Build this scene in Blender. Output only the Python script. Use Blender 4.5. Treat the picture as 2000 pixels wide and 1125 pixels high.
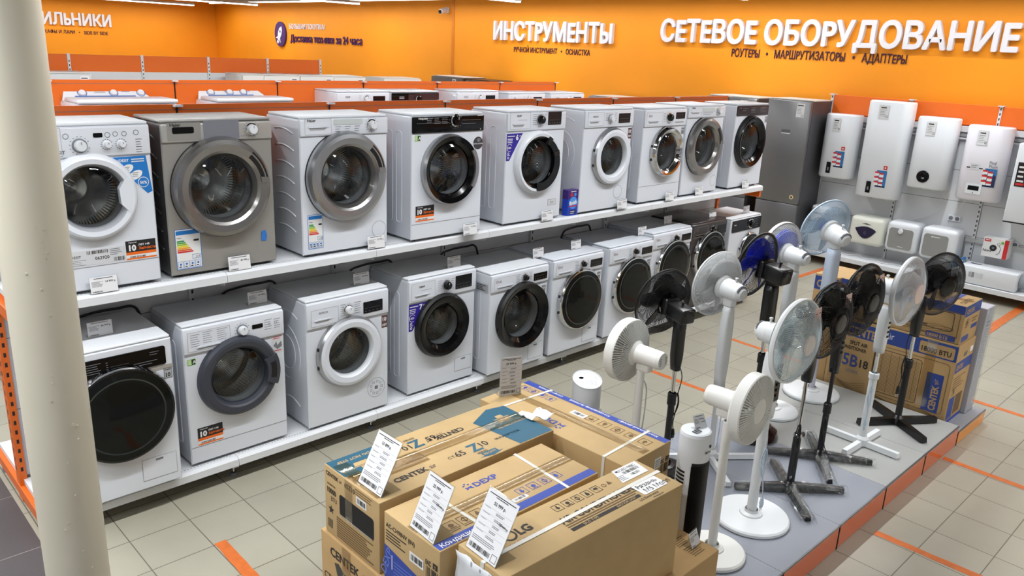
import bpy, bmesh, math, random
from mathutils import Vector as V, Matrix
for o in list(bpy.data.objects): bpy.data.objects.remove(o)
S = bpy.context.scene
COL = S.collection
PI = math.pi
random.seed(7)

# ------------------------------------------------------------------ camera, world, light, exposure
YAW, PITCH, ROLL, FPX = 0.775627332, 0.293151688, 0.0445396783, 1553.06
EYE = V((0, 0, 2.5))
def cam_setup():
    cy, sy, cp, sp = math.cos(YAW), math.sin(YAW), math.cos(PITCH), math.sin(PITCH)
    f = V((sy*cp, cy*cp, -sp)); r = V((cy, -sy, 0)); u = r.cross(f)
    r2 = r*math.cos(ROLL) + u*math.sin(ROLL); u2 = u*math.cos(ROLL) - r*math.sin(ROLL)
    M = Matrix((r2, u2, -f)).transposed().to_4x4(); M.translation = EYE
    cd = bpy.data.cameras.new('camera'); cd.sensor_width = 36; cd.lens = 36*FPX/2000
    cd.clip_start = .05; cd.clip_end = 200
    c = bpy.data.objects.new('camera', cd); COL.objects.link(c); c.matrix_world = M
    S.camera = c
cam_setup()
S.view_settings.view_transform = 'Standard'; S.view_settings.look = 'None'
S.view_settings.gamma = 1; S.view_settings.use_curve_mapping = False
S.view_settings.exposure = -0.72
W = bpy.data.worlds.new('world'); S.world = W; W.use_nodes = True
W.node_tree.nodes['Background'].inputs[0].default_value = (.93, .96, 1, 1)
W.node_tree.nodes['Background'].inputs[1].default_value = .40
S.cycles.max_bounces = 7; S.cycles.diffuse_bounces = 3; S.cycles.glossy_bounces = 3
S.cycles.transparent_max_bounces = 14; S.cycles.transmission_bounces = 4
S.cycles.caustics_reflective = False; S.cycles.caustics_refractive = False
S.cycles.sample_clamp_indirect = 4
ROWS_X = [(-7.5, .9), (-2.3, 1.2), (2.87, 1.08), (5.75, .9), (9.9, 1.25), (14.6, 1.0), (19.0, 1.0)]   # y of each run of ceiling tubes, strength
LIGHT_Z = 3.22
def strip_light(name, a, b, power, w=.07, spread=128):
    L = bpy.data.lights.new(name, 'AREA'); L.shape = 'RECTANGLE'
    a, b = V(a), V(b); d = b-a
    L.size = d.length; L.size_y = w; L.energy = power; L.color = (.965, .985, 1); L.spread = math.radians(spread)
    o = bpy.data.objects.new(name, L); COL.objects.link(o)
    o.location = (a+b)/2; o.rotation_euler = (0, 0, math.atan2(d.y, d.x))
    return o
for y, k in ROWS_X:
    strip_light('tube_and_fill_light', (-8.0, y, LIGHT_Z-.03), (9.6, y, LIGHT_Z-.03), 380*k, .07, 178 if y > 5 else 128)
strip_light('tube_and_fill_light', (9.75, 1, LIGHT_Z+.05), (9.75, 22.0, LIGHT_Z+.05), 205, .07, 176)
strip_light('tube_and_fill_light', (3.0, 22.2, LIGHT_Z-.03), (9.4, 22.2, LIGHT_Z-.03), 90, .07, 176)
strip_light('tube_and_fill_light', (-.7, 3.2, LIGHT_Z-.03), (-.7, 16, LIGHT_Z-.03), 330, .07, 170)  # added fill, out of view, brightens the left side of the column
strip_light('tube_and_fill_light', (-.4, .6, LIGHT_Z-.03), (-.4, 2.2, LIGHT_Z-.03), 72, .07, 175)  # short fill added out of view for the column's near face
strip_light('tube_and_fill_light', (4.6, -.5, LIGHT_Z-.03), (9.4, -.5, LIGHT_Z-.03), 115, .07, 120)  # fill added out of view to lift the floor right of the podium

# ------------------------------------------------------------------ materials
def lin(c): return tuple(((x/255)/12.92 if x/255 <= .04045 else ((x/255+.055)/1.055)**2.4) for x in c)
MATS = {}
def mat(name, rgb=None, rough=.5, metal=0, spec=.5, coat=0, emit=0, alpha=1, trans=0, bump=None, var=None):
    if name in MATS: return MATS[name]
    m = bpy.data.materials.new(name); m.use_nodes = True; MATS[name] = m
    nt = m.node_tree; b = nt.nodes['Principled BSDF']
    c = lin(rgb)+(1,)
    b.inputs['Base Color'].default_value = c
    b.inputs['Roughness'].default_value = rough; b.inputs['Metallic'].default_value = metal
    b.inputs['Specular IOR Level'].default_value = spec; b.inputs['Coat Weight'].default_value = coat
    b.inputs['Coat Roughness'].default_value = .06
    if emit:
        b.inputs['Emission Color'].default_value = c; b.inputs['Emission Strength'].default_value = emit
    if alpha < 1: b.inputs['Alpha'].default_value = alpha
    if trans: b.inputs['Transmission Weight'].default_value = trans
    if var or bump:
        tc = nt.nodes.new('ShaderNodeTexCoord'); n = nt.nodes.new('ShaderNodeTexNoise')
        n.inputs['Scale'].default_value = (var or bump)[0]; n.inputs['Detail'].default_value = 4
        nt.links.new(tc.outputs['Object'], n.inputs['Vector'])
        if var:
            r = nt.nodes.new('ShaderNodeValToRGB'); k = var[1]
            r.color_ramp.elements[0].position = .3; r.color_ramp.elements[1].position = .7
            r.color_ramp.elements[0].color = tuple(x*(1-k) for x in c[:3])+(1,)
            r.color_ramp.elements[1].color = tuple(min(1, x*(1+k)) for x in c[:3])+(1,)
            nt.links.new(n.outputs['Fac'], r.inputs[0]); nt.links.new(r.outputs[0], b.inputs['Base Color'])
        if bump:
            bp = nt.nodes.new('ShaderNodeBump'); bp.inputs['Strength'].default_value = bump[1]
            bp.inputs['Distance'].default_value = bump[2] if len(bump) > 2 else .01
            nt.links.new(n.outputs['Fac'], bp.inputs['Height']); nt.links.new(bp.outputs[0], b.inputs['Normal'])
    return m
def glass(name, tint=(1, 1, 1), refl=.12, rough=.03, grey=0., bump=None, k=.28):
    """thin clear sheet: mostly transparent, mirror-like at grazing angles"""
    if name in MATS: return MATS[name]
    m = bpy.data.materials.new(name); m.use_nodes = True; MATS[name] = m
    nt = m.node_tree; nt.nodes.clear(); N = nt.nodes.new
    out = N('ShaderNodeOutputMaterial'); mix = N('ShaderNodeMixShader'); t = N('ShaderNodeBsdfTransparent'); g = N('ShaderNodeBsdfGlossy')
    lw = N('ShaderNodeLayerWeight'); lw.inputs[0].default_value = .35
    ma = N('ShaderNodeMath'); ma.operation = 'MULTIPLY_ADD'; ma.inputs[1].default_value = k; ma.inputs[2].default_value = refl
    ma.use_clamp = True
    t.inputs[0].default_value = tuple(tint)+(1,); g.inputs['Roughness'].default_value = rough
    L = nt.links.new
    L(lw.outputs['Fresnel'], ma.inputs[0]); L(ma.outputs[0], mix.inputs[0]); L(t.outputs[0], mix.inputs[1]); L(g.outputs[0], mix.inputs[2])
    last = mix
    if grey:
        m2 = N('ShaderNodeMixShader'); d = N('ShaderNodeBsdfDiffuse'); d.inputs[0].default_value = (.75, .78, .8, 1)
        m2.inputs[0].default_value = grey; L(mix.outputs[0], m2.inputs[1]); L(d.outputs[0], m2.inputs[2]); last = m2
    L(last.outputs[0], out.inputs[0])
    if bump:
        tc = N('ShaderNodeTexCoord'); n = N('ShaderNodeTexNoise'); n.inputs['Scale'].default_value = bump[0]
        bp = N('ShaderNodeBump'); bp.inputs['Strength'].default_value = bump[1]; bp.inputs['Distance'].default_value = .02
        L(tc.outputs['Object'], n.inputs['Vector']); L(n.outputs['Fac'], bp.inputs['Height']); L(bp.outputs[0], g.inputs['Normal'])
    return m
def tiles(name, rgb, joint, w, h, ox, oy, gap, rough, var=.04):
    m = bpy.data.materials.new(name); m.use_nodes = True; nt = m.node_tree; N = nt.nodes.new; L = nt.links.new
    b = nt.nodes['Principled BSDF']; tc = N('ShaderNodeTexCoord'); mp = N('ShaderNodeMapping')
    mp.inputs['Location'].default_value = (-ox, -oy, 0)
    br = N('ShaderNodeTexBrick'); br.offset = 0; br.squash = 1
    br.inputs['Scale'].default_value = 1; br.inputs['Brick Width'].default_value = w; br.inputs['Row Height'].default_value = h
    br.inputs['Mortar Size'].default_value = gap; br.inputs['Mortar Smooth'].default_value = .1; br.inputs['Bias'].default_value = 0
    c = lin(rgb)
    br.inputs['Color1'].default_value = tuple(x*(1-var) for x in c)+(1,); br.inputs['Color2'].default_value = tuple(x*(1+var) for x in c)+(1,)
    br.inputs['Mortar'].default_value = lin(joint)+(1,)
    n = N('ShaderNodeTexNoise'); n.inputs['Scale'].default_value = 2.2; n.inputs['Detail'].default_value = 6
    n2 = N('ShaderNodeTexNoise'); n2.inputs['Scale'].default_value = 60; n2.inputs['Detail'].default_value = 3
    mx = N('ShaderNodeMix'); mx.data_type = 'RGBA'; mx.blend_type = 'MULTIPLY'; mx.inputs[0].default_value = 1
    rp = N('ShaderNodeValToRGB'); rp.color_ramp.elements[0].color = (.86, .85, .84, 1); rp.color_ramp.elements[0].position = .25
    rp.color_ramp.elements[1].color = (1, 1, 1, 1); rp.color_ramp.elements[1].position = .7
    L(tc.outputs['Object'], mp.inputs[0]); L(mp.outputs[0], br.inputs['Vector']); L(tc.outputs['Object'], n.inputs['Vector']); L(tc.outputs['Object'], n2.inputs['Vector'])
    L(n.outputs['Fac'], rp.inputs[0]); L(br.outputs['Color'], mx.inputs[6]); L(rp.outputs[0], mx.inputs[7]); L(mx.outputs[2], b.inputs['Base Color'])
    r2 = N('ShaderNodeMapRange'); r2.inputs[3].default_value = rough-.08; r2.inputs[4].default_value = rough+.1
    L(n2.outputs['Fac'], r2.inputs[0]); L(r2.outputs[0], b.inputs['Roughness'])
    bp = N('ShaderNodeBump'); bp.inputs['Strength'].default_value = .35; bp.inputs['Distance'].default_value = .002; bp.invert = True
    L(br.outputs['Fac'], bp.inputs['Height']); L(bp.outputs[0], b.inputs['Normal'])
    return m
def drum_mat():
    m = bpy.data.materials.new('drum_steel'); m.use_nodes = True; nt = m.node_tree; N = nt.nodes.new; L = nt.links.new
    b = nt.nodes['Principled BSDF']; b.inputs['Metallic'].default_value = 1; b.inputs['Roughness'].default_value = .22
    tc = N('ShaderNodeTexCoord'); sp = N('ShaderNodeSeparateXYZ'); L(tc.outputs['Object'], sp.inputs[0])
    def math_(op, a, bb=None):
        n = N('ShaderNodeMath'); n.operation = op
        for i, q in enumerate((a, bb)):
            if q is None: continue
            if isinstance(q, (int, float)): n.inputs[i].default_value = q
            else: L(q, n.inputs[i])
        return n.outputs[0]
    zz = math_('SUBTRACT', sp.outputs[2], .42)
    a = math_('MULTIPLY', math_('ARCTAN2', sp.outputs[0], zz), 14)
    d = math_('MULTIPLY', sp.outputs[1], 62)
    fa = math_('SUBTRACT', math_('FRACT', a), .5); fd = math_('SUBTRACT', math_('FRACT', d), .5)
    rr = math_('ADD', math_('MULTIPLY', fa, fa), math_('MULTIPLY', fd, fd))
    k = math_('GREATER_THAN', rr, .045)
    mx = N('ShaderNodeMix'); mx.data_type = 'RGBA'; mx.inputs[6].default_value = (.02, .02, .02, 1); mx.inputs[7].default_value = (.62, .63, .64, 1)
    L(k, mx.inputs[0]); L(mx.outputs[2], b.inputs['Base Color'])
    return m
white = mat('white_enamel', (228, 233, 242), .26, coat=.3)
white2 = mat('white_plastic', (232, 236, 242), .38)
warmwhite = mat('warm_white_plastic', (240, 240, 236), .4)
pwhite = mat('powder_coated_white', (226, 229, 233), .42)
silver = mat('silver_enamel', (160, 158, 154), .36, metal=.3)
silver_l = mat('brushed_silver', (192, 191, 188), .32, metal=.45)
darkgrey = mat('dark_grey_enamel', (70, 69, 70), .4, metal=.3)
blk = mat('black_gloss', (9, 9, 11), .14, spec=.3)
blkm = mat('black_plastic', (16, 16, 18), .42)
brn = mat('brown_black_glass', (34, 17, 12), .12, spec=.3)
chrome = mat('chrome', (225, 226, 228), .09, metal=1)
sring = mat('satin_silver', (178, 180, 184), .28, metal=.85)
dring = mat('satin_titanium', (150, 148, 147), .24, metal=.85)
slate = mat('slate_plastic', (58, 61, 71), .4)
rubber = mat('grey_rubber', (96, 98, 102), .6)
lead = mat('print_grey', (120, 123, 130), .6)
ink = mat('print_black', (28, 28, 30), .6)
inkw = mat('print_white', (240, 240, 240), .6)
paper = mat('paper_white', (238, 239, 242), .6)
paperp = mat('paper_pink', (236, 205, 200), .6)
bluetape = mat('blue_tape', (50, 120, 205), .5)
inblue = mat('print_blue', (28, 120, 200), .5)
violet = mat('print_violet', (46, 30, 150), .5)
orng_s = mat('print_orange', (240, 110, 30), .5)
redp = mat('print_red', (205, 40, 45), .5)
greenp = mat('print_green', (110, 180, 60), .5)
drum = drum_mat()
doorglass = glass('door_glass', (.94, .955, .96), .04)
darkglass = mat('smoked_glass', (20, 22, 21), .06, spec=.16)
clear = glass('clear_plastic', (.985, .99, .99), .015)
film = glass('wrapping_film', (.985, .99, .99), .03, .09, .006, bump=(38, .9), k=.20)
bag = glass('plastic_bag', (.99, .99, .995), .005, .16, 0, bump=(24, .8), k=.12)
orange = mat('orange_steel', (226, 106, 22), .42)
orangeP = mat('orange_panel', (238, 112, 28), .4)
orangeW = mat('orange_wall_paint', (252, 156, 14), .62, var=(1.3, .03))
card = mat('cardboard', (191, 162, 115), .75, var=(9, .05), bump=(160, .08, .003))
card2 = mat('cardboard_brown', (183, 150, 102), .75, var=(9, .05), bump=(160, .08, .003))
teal = mat('print_teal', (34, 90, 114), .55)
dblue = mat('print_royal_blue', (42, 68, 160), .55)
navy = mat('print_navy', (40, 66, 140), .55)
brownink = mat('print_brown', (110, 84, 50), .7)
cinkm = mat('print_dark', (45, 40, 36), .7)
tapem = glass('packing_tape', (.965, .93, .85), .02, .22, .0)
strap = mat('white_strap', (226, 224, 216), .4)
greytop = mat('grey_laminate', (158, 160, 166), .45, var=(3, .03))
tapeO = mat('orange_floor_tape', (206, 108, 48), .45, var=(20, .12))
fanw = mat('fan_white', (238, 241, 243), .35)
fanb = mat('fan_black', (14, 14, 15), .3)
fanlb = glass('ice_blue_blade', (.80, .90, .98), .04, .1, .28)
fanblue = mat('blue_blade', (30, 50, 215), .2, alpha=.8)
fanblueL = mat('light_blue_blade', (110, 130, 240), .2, alpha=.75)
signw = mat('sign_white', (236, 234, 240), .4)
signd = mat('sign_dark', (62, 14, 44), .5)
# ------------------------------------------------------------------ geometry helpers
class Fr:
    """a flat face: origin o, u to the viewer's right, v up; n towards the viewer"""
    def __init__(s, o, u, v): s.o, s.u, s.v = V(o), V(u).normalized(), V(v).normalized(); s.n = s.u.cross(s.v)
    def p(s, a, b, d=0): return s.o+s.u*a+s.v*b+s.n*d
_txt = {}
LOOK = str.maketrans({'Р': 'P', 'Е': 'E', 'р': 'p'})
def raw_text(t, bold, ext, res):
    k = (t, bold, ext, res)
    if k not in _txt:
        cu = bpy.data.curves.new('t', 'FONT'); cu.body = t; cu.size = 1; cu.offset = bold; cu.resolution_u = res; cu.extrude = ext
        o = bpy.data.objects.new('t', cu); COL.objects.link(o)
        dg = bpy.context.evaluated_depsgraph_get(); m = bpy.data.meshes.new_from_object(o.evaluated_get(dg))
        vs = [v.co.copy() for v in m.vertices]; fs = [tuple(p.vertices) for p in m.polygons]
        bpy.data.objects.remove(o); bpy.data.curves.remove(cu); bpy.data.meshes.remove(m)
        _txt[k] = (vs, fs, min(v.x for v in vs), max(v.x for v in vs))
    return _txt[k]
_sft = {}
def text_mesh(t, bold, ext, res):
    """string to mesh; soft signs are the letter P upside down, the small n-shaped letter a low H"""
    t = t.translate(LOOK); k = (t, bold, ext, res)
    if not set(t) & set('ЬЫьын'): return raw_text(*k)
    if k not in _sft:
        body = ''; spots = []
        for ch in t:
            g = {'Ь': 'P', 'ь': 'P', 'Ы': 'PI', 'ы': 'PI', 'н': 'H'}.get(ch, ch)
            for q in g:
                body += q
                if g != ch: spots.append((len(body), q, q == 'P', .75 if ch in 'ьын' else 1))
        vs, fs, x0, x1 = raw_text(body, bold, ext, res); vs = [v.copy() for v in vs]; flip = set(); done = set()
        w = raw_text('P', bold, ext, res); hi = max(v.y for v in w[0])+min(v.y for v in w[0])
        for n, q, fl, sc in spots:
            e = raw_text(body[:n], bold, ext, res)[3]; w = raw_text(q, bold, ext, res); wp = w[3]-w[2]
            for i, v in enumerate(vs):
                if i not in done and e-wp-.004 <= v.x <= e+.004:
                    done.add(i)
                    if fl: v.y = hi-v.y; flip.add(i)
                    v.y *= sc
        _sft[k] = (vs, [f[::-1] if f[0] in flip else f for f in fs], x0, x1)
    return _sft[k]
_bx = {}
def bevbox(dx, dy, dz, bev, seg):
    k = (round(dx, 5), round(dy, 5), round(dz, 5), bev, seg)
    if k not in _bx:
        bm = bmesh.new(); bmesh.ops.create_cube(bm, size=1)
        for v in bm.verts: v.co = V((v.co.x*dx, v.co.y*dy, v.co.z*dz))
        bmesh.ops.bevel(bm, geom=bm.edges[:], offset=min(bev, .49*min(dx, dy, dz)), segments=seg, profile=.5, affect='EDGES')
        bm.verts.index_update()
        _bx[k] = ([v.co.copy() for v in bm.verts], [tuple(v.index for v in f.verts) for f in bm.faces]); bm.free()
    return _bx[k]
def basis(d):
    d = V(d).normalized(); a = V((0, 0, 1)) if abs(d.z) < .9 else V((1, 0, 0))
    x = a.cross(d).normalized(); return x, d.cross(x), d
class MB:
    def __init__(s): s.v = []; s.f = []; s.m = []; s.sm = []; s.mats = []; s.M = None
    def add(s, vs, fs, m, smooth=False):
        b = len(s.v)
        if m not in s.mats: s.mats.append(m)
        i = s.mats.index(m)
        s.v += [s.M @ V(q) for q in vs] if s.M else [V(q) for q in vs]
        for f in fs: s.f.append(tuple(b+q for q in f)); s.m.append(i); s.sm.append(smooth)
        return s
    def box(s, a, b, m, bev=0, seg=2, smooth=None):
        c = (V(a)+V(b))/2; d = V(b)-V(a)
        if bev:
            vs, fs = bevbox(abs(d.x), abs(d.y), abs(d.z), bev, seg)
            return s.add([q+c for q in vs], fs, m, seg > 1 if smooth is None else smooth)
        x0, y0, z0 = a; x1, y1, z1 = b
        return s.add([(x0, y0, z0), (x1, y0, z0), (x1, y1, z0), (x0, y1, z0), (x0, y0, z1), (x1, y0, z1), (x1, y1, z1), (x0, y1, z1)],
                     [(3, 2, 1, 0), (4, 5, 6, 7), (0, 1, 5, 4), (1, 2, 6, 5), (2, 3, 7, 6), (3, 0, 4, 7)], m)
    def obox(s, fr, u0, v0, u1, v1, d0, d1, m):
        P = [fr.p(a, b, d) for d in (d0, d1) for a, b in ((u0, v0), (u1, v0), (u1, v1), (u0, v1))]
        return s.add(P, [(3, 2, 1, 0), (4, 5, 6, 7), (0, 1, 5, 4), (1, 2, 6, 5), (2, 3, 7, 6), (3, 0, 4, 7)], m)
    def lathe(s, prof, o, d, n, m, smooth=True, arc=None):
        """prof: (r, h[, material]) along axis d from o"""
        x, y, d = basis(d); o = V(o)
        for i in range(len(prof)-1):
            (r0, h0), (r1, h1) = prof[i][:2], prof[i+1][:2]
            mm = prof[i+1][2] if len(prof[i+1]) > 2 else m
            vs = []; fs = []
            for k in range(n):
                a = 2*PI*k/n; e = x*math.cos(a)+y*math.sin(a)
                vs += [o+e*r0+d*h0, o+e*r1+d*h1]
            for k in range(n):
                a, b = 2*k, 2*((k+1) % n)
                if r0 < 1e-6: fs.append((a, b+1, a+1))
                elif r1 < 1e-6: fs.append((a, b, a+1))
                else: fs.append((a, b, b+1, a+1))
            s.add(vs, fs, mm, smooth)
        return s
    def cyl(s, p0, p1, r0, r1, n, m, caps=True):
        p0, p1 = V(p0), V(p1); L = (p1-p0).length
        pr = [(r0, 0), (r1, L)]
        s.lathe(pr, p0, p1-p0, n, m)
        if caps:
            x, y, d = basis(p1-p0)
            for p, r, fl in ((p0, r0, 1), (p1, r1, 0)):
                if r < 1e-5: continue
                vs = [p+(x*math.cos(2*PI*k/n)+y*math.sin(2*PI*k/n))*r for k in range(n)]
                s.add(vs, [tuple(range(n))[::-1] if fl else tuple(range(n))], m)
        return s
    def tube(s, pts, r, n, m, closed=False, smooth=True):
        pts = [V(p) for p in pts]; N = len(pts); vs = []; fs = []; px = None
        for i, p in enumerate(pts):
            a = pts[i-1] if (i > 0 or closed) else p; b = pts[(i+1) % N] if (i < N-1 or closed) else p
            d = (b-a); d = d.normalized() if d.length > 1e-9 else V((0, 0, 1))
            if px is None: px, _, _ = basis(d)
            px = (px-d*px.dot(d)); px = px.normalized() if px.length > 1e-6 else basis(d)[0]
            py = d.cross(px); rr = r[i] if isinstance(r, (list, tuple)) else r
            vs += [p+(px*math.cos(2*PI*k/n)+py*math.sin(2*PI*k/n))*rr for k in range(n)]
        for i in range(N if closed else N-1):
            j = (i+1) % N
            for k in range(n): fs.append((i*n+k, i*n+(k+1) % n, j*n+(k+1) % n, j*n+k))
        if not closed: fs += [tuple(range(n))[::-1], tuple((N-1)*n+k for k in range(n))]
        return s.add(vs, fs, m, smooth)
    def poly(s, fr, pts, m, off=.0008): return s.add([fr.p(a, b, off) for a, b in pts], [tuple(range(len(pts)))], m)
    def rect(s, fr, u0, v0, u1, v1, m, off=.0008): return s.poly(fr, [(u0, v0), (u1, v0), (u1, v1), (u0, v1)], m, off)
    def rrect(s, fr, u0, v0, u1, v1, r, m, off=.0008): return s.poly(fr, rr_pts(u0, v0, u1, v1, r), m, off)
    def disc(s, fr, u, v, r, m, off=.0008, n=28): return s.poly(fr, [(u+r*math.cos(2*PI*k/n), v+r*math.sin(2*PI*k/n)) for k in range(n)], m, off)
    def ringf(s, fr, u, v, r0, r1, m, off=.0008, n=28, a0=0, a1=2*PI):
        vs = []
        for k in range(n+1):
            a = a0+(a1-a0)*k/n
            vs += [fr.p(u+r0*math.cos(a), v+r0*math.sin(a), off), fr.p(u+r1*math.cos(a), v+r1*math.sin(a), off)]
        return s.add(vs, [(2*k, 2*k+1, 2*k+3, 2*k+2) for k in range(n)], m)
    def frame(s, fr, u0, v0, u1, v1, t, m, off=.0008):
        for q in ((u0, v0, u1, v0+t), (u0, v1-t, u1, v1), (u0, v0+t, u0+t, v1-t), (u1-t, v0+t, u1, v1-t)): s.rect(fr, *q, m, off)
        return s
    def prism(s, fr, pts, d0, d1, m, smooth=False):
        n = len(pts); P = [fr.p(a, b, d) for d in (d0, d1) for a, b in pts]
        return s.add(P, [tuple(range(n))[::-1], tuple(range(n, 2*n))]+[(k, (k+1) % n, n+(k+1) % n, n+k) for k in range(n)], m, smooth)
    def text(s, fr, t, u, v, size, m, off=.0012, al='L', sx=1, bold=.012, ext=0, res=2, rot=0):
        vs, fs, x0, x1 = text_mesh(t, bold, ext, res); w = (x1-x0)*size*sx
        du = -x0*size*sx-(0 if al == 'L' else w/2 if al == 'C' else w)
        c, q = math.cos(rot), math.sin(rot); out = []
        for p in vs:
            a, b = p.x*size*sx+du, p.y*size
            out.append(fr.p(u+a*c-b*q, v+a*q+b*c, off+p.z*size))
        return s.add(out, fs, m)
    def lines(s, fr, u0, v0, w, n, dv, m, h=.003, jit=.3, off=.0009, seed=1):
        R = random.Random(seed)
        for k in range(n): s.rect(fr, u0, v0-k*dv-h, u0+w*(1-jit*R.random()), v0-k*dv, m, off)
        return s
    def barcode(s, fr, u0, v0, u1, v1, m, n=16, off=.0010, seed=3):
        R = random.Random(seed); u = u0; st = (u1-u0)/n
        while u < u1-st*.3:
            w = st*(.25+.6*R.random()); s.rect(fr, u, v0, min(u+w, u1), v1, m, off); u += st*(.8+.7*R.random())
        return s
    def sheet(s, grid, th, m, smooth=True):
        """solid curved sheet from a grid of points [i][j]"""
        ni, nj = len(grid), len(grid[0]); G = [[V(p) for p in r] for r in grid]; vs = []
        nrm = []
        for i in range(ni):
            for j in range(nj):
                a = G[min(i+1, ni-1)][j]-G[max(i-1, 0)][j]; b = G[i][min(j+1, nj-1)]-G[i][max(j-1, 0)][:] if False else G[i][min(j+1, nj-1)]-G[i][max(j-1, 0)]
                n = a.cross(b); nrm.append(n.normalized() if n.length > 1e-12 else V((0, 0, 1)))
        flat = [p for r in G for p in r]
        vs = [p+n*th/2 for p, n in zip(flat, nrm)]+[p-n*th/2 for p, n in zip(flat, nrm)]; o = ni*nj; fs = []
        for i in range(ni-1):
            for j in range(nj-1):
                a, b, c, d = i*nj+j, (i+1)*nj+j, (i+1)*nj+j+1, i*nj+j+1
                fs += [(a, b, c, d), (o+d, o+c, o+b, o+a)]
        bd = [i*nj for i in range(ni)]+[(ni-1)*nj+j for j in range(1, nj)]+[i*nj+nj-1 for i in range(ni-2, -1, -1)]+[j for j in range(nj-2, 0, -1)]
        for k in range(len(bd)): a, b = bd[k], bd[(k+1) % len(bd)]; fs.append((b, a, o+a, o+b))
        return s.add(vs, fs, m, smooth)
    def build(s, name, parent=None, label=None):
        me = bpy.data.meshes.new(name); me.from_pydata([tuple(q) for q in s.v], [], s.f)
        for m in s.mats: me.materials.append(m)
        me.polygons.foreach_set('material_index', s.m); me.polygons.foreach_set('use_smooth', s.sm); me.update()
        o = bpy.data.objects.new(name, me); COL.objects.link(o)
        if parent: o.parent = parent
        if label: o['label'] = label
        return o
def rr_pts(u0, v0, u1, v1, r, n=5):
    P = []
    for cx, cy, a in ((u1-r, v0+r, -PI/2), (u1-r, v1-r, 0), (u0+r, v1-r, PI/2), (u0+r, v0+r, PI)):
        P += [(cx+r*math.cos(a+PI/2*k/n), cy+r*math.sin(a+PI/2*k/n)) for k in range(n+1)]
    return P
def tag(o, label, cat, group=None):
    o['label'] = label; o['category'] = cat
    if group: o['group'] = group
    return o
def thing(name, label, cat, loc, rz=0, group=None):
    o = bpy.data.objects.new(name, None); COL.objects.link(o); o.location = loc; o.rotation_euler = (0, 0, rz)
    o.empty_display_size = .05
    return tag(o, label, cat, group)
def struct(o): o['kind'] = 'structure'; return o
def smooth_curve(P, n=8):
    P = [V(p) for p in P]; out = []
    for i in range(len(P)-1):
        a, b, c, d = P[max(i-1, 0)], P[i], P[i+1], P[min(i+2, len(P)-1)]
        for k in range(n):
            t = k/n; out.append(.5*((2*b)+(c-a)*t+(2*a-5*b+4*c-d)*t*t+(3*b-a-3*c+d)*t**3))
    return out+[P[-1]]
XR, YB, ZC = 10.30, 23.05, 3.27          # right wall, back wall, ceiling
def XF(y, z, x=XR): return Fr((x, y, z), (0, -1, 0), (0, 0, 1))     # face looking towards -X
def YF(x, z, y=YB): return Fr((x, y, z), (1, 0, 0), (0, 0, 1))      # face looking towards -Y
def TF(x, y, z): return Fr((x, y, z), (1, 0, 0), (0, 1, 0))         # face looking up

# ------------------------------------------------------------------ the setting
b = MB().box((.76, -9, -.1), (XR+.2, YB+.2, 0), tiles('beige_floor_tile', (171, 167, 151), (108, 101, 88), .308, .3035, 1.0925, 1.091, .0028, .34))
struct(b.build('floor'))
b = MB().box((-9, -9, -.1), (.76, YB+.2, 0), tiles('dark_floor_tile', (78, 74, 76), (150, 142, 138), .6, .6, .16, 4.06, .002, .4))
struct(b.build('floor'))
ceil = mat('dark_ceiling', (44, 40, 40), .8)
struct(MB().box((-9, -9, ZC+.45), (XR+.2, YB+.2, ZC+.6), ceil).build('ceiling'))
b = MB().box((XR, -9, 0), (XR+.2, 12.43, ZC+.6), orangeW)
struct(b.build('wall_right'))
b = MB().box((XR+.05, 12.43, 0), (XR+.2, YB+.2, ZC+.6), orangeW)
struct(b.build('wall_right'))
struct(MB().box((-9, YB, 0), (XR+.2, YB+.2, ZC+.6), orangeW).build('wall_back'))
struct(MB().box((XR-.012, 12.40, 0), (XR+.06, 12.47, ZC+.45), mat('orange_trim', (222, 128, 20), .5), .004, 1).build('trim_1'))
# ceiling grid beams
b = MB()
for y in (-4, 0, 4.5, 9.2, 13.2, 17.2, 21): b.box((-6, y-.09, ZC+.2), (XR, y+.09, ZC+.45), ceil)
for x in (1, 5, 8.8): b.box((x-.07, -8, ZC+.12), (x+.07, YB, ZC+.3), ceil)
struct(b.build('ceiling_beam'))
colm = mat('cream_paint', (214, 208, 190), .45, var=(2.5, .03), bump=(14, .12, .006))
b = MB().lathe([(.103, 0), (.103, ZC+.45)], (.632, 2.86, 0), (0, 0, 1), 48, colm)
R = random.Random(3)
for k in range(26):
    a = -PI/2-.55+.9*R.random(); z = .5+1.5*R.random()
    q = V((.632+.103*math.cos(a), 2.86+.103*math.sin(a), z)); b.lathe([(0, -.0025), (.004, -.0008), (.0045, .002), (0, .0022)], q, (math.cos(a), math.sin(a), 0), 6, colm)
struct(b.build('column'))
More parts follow.
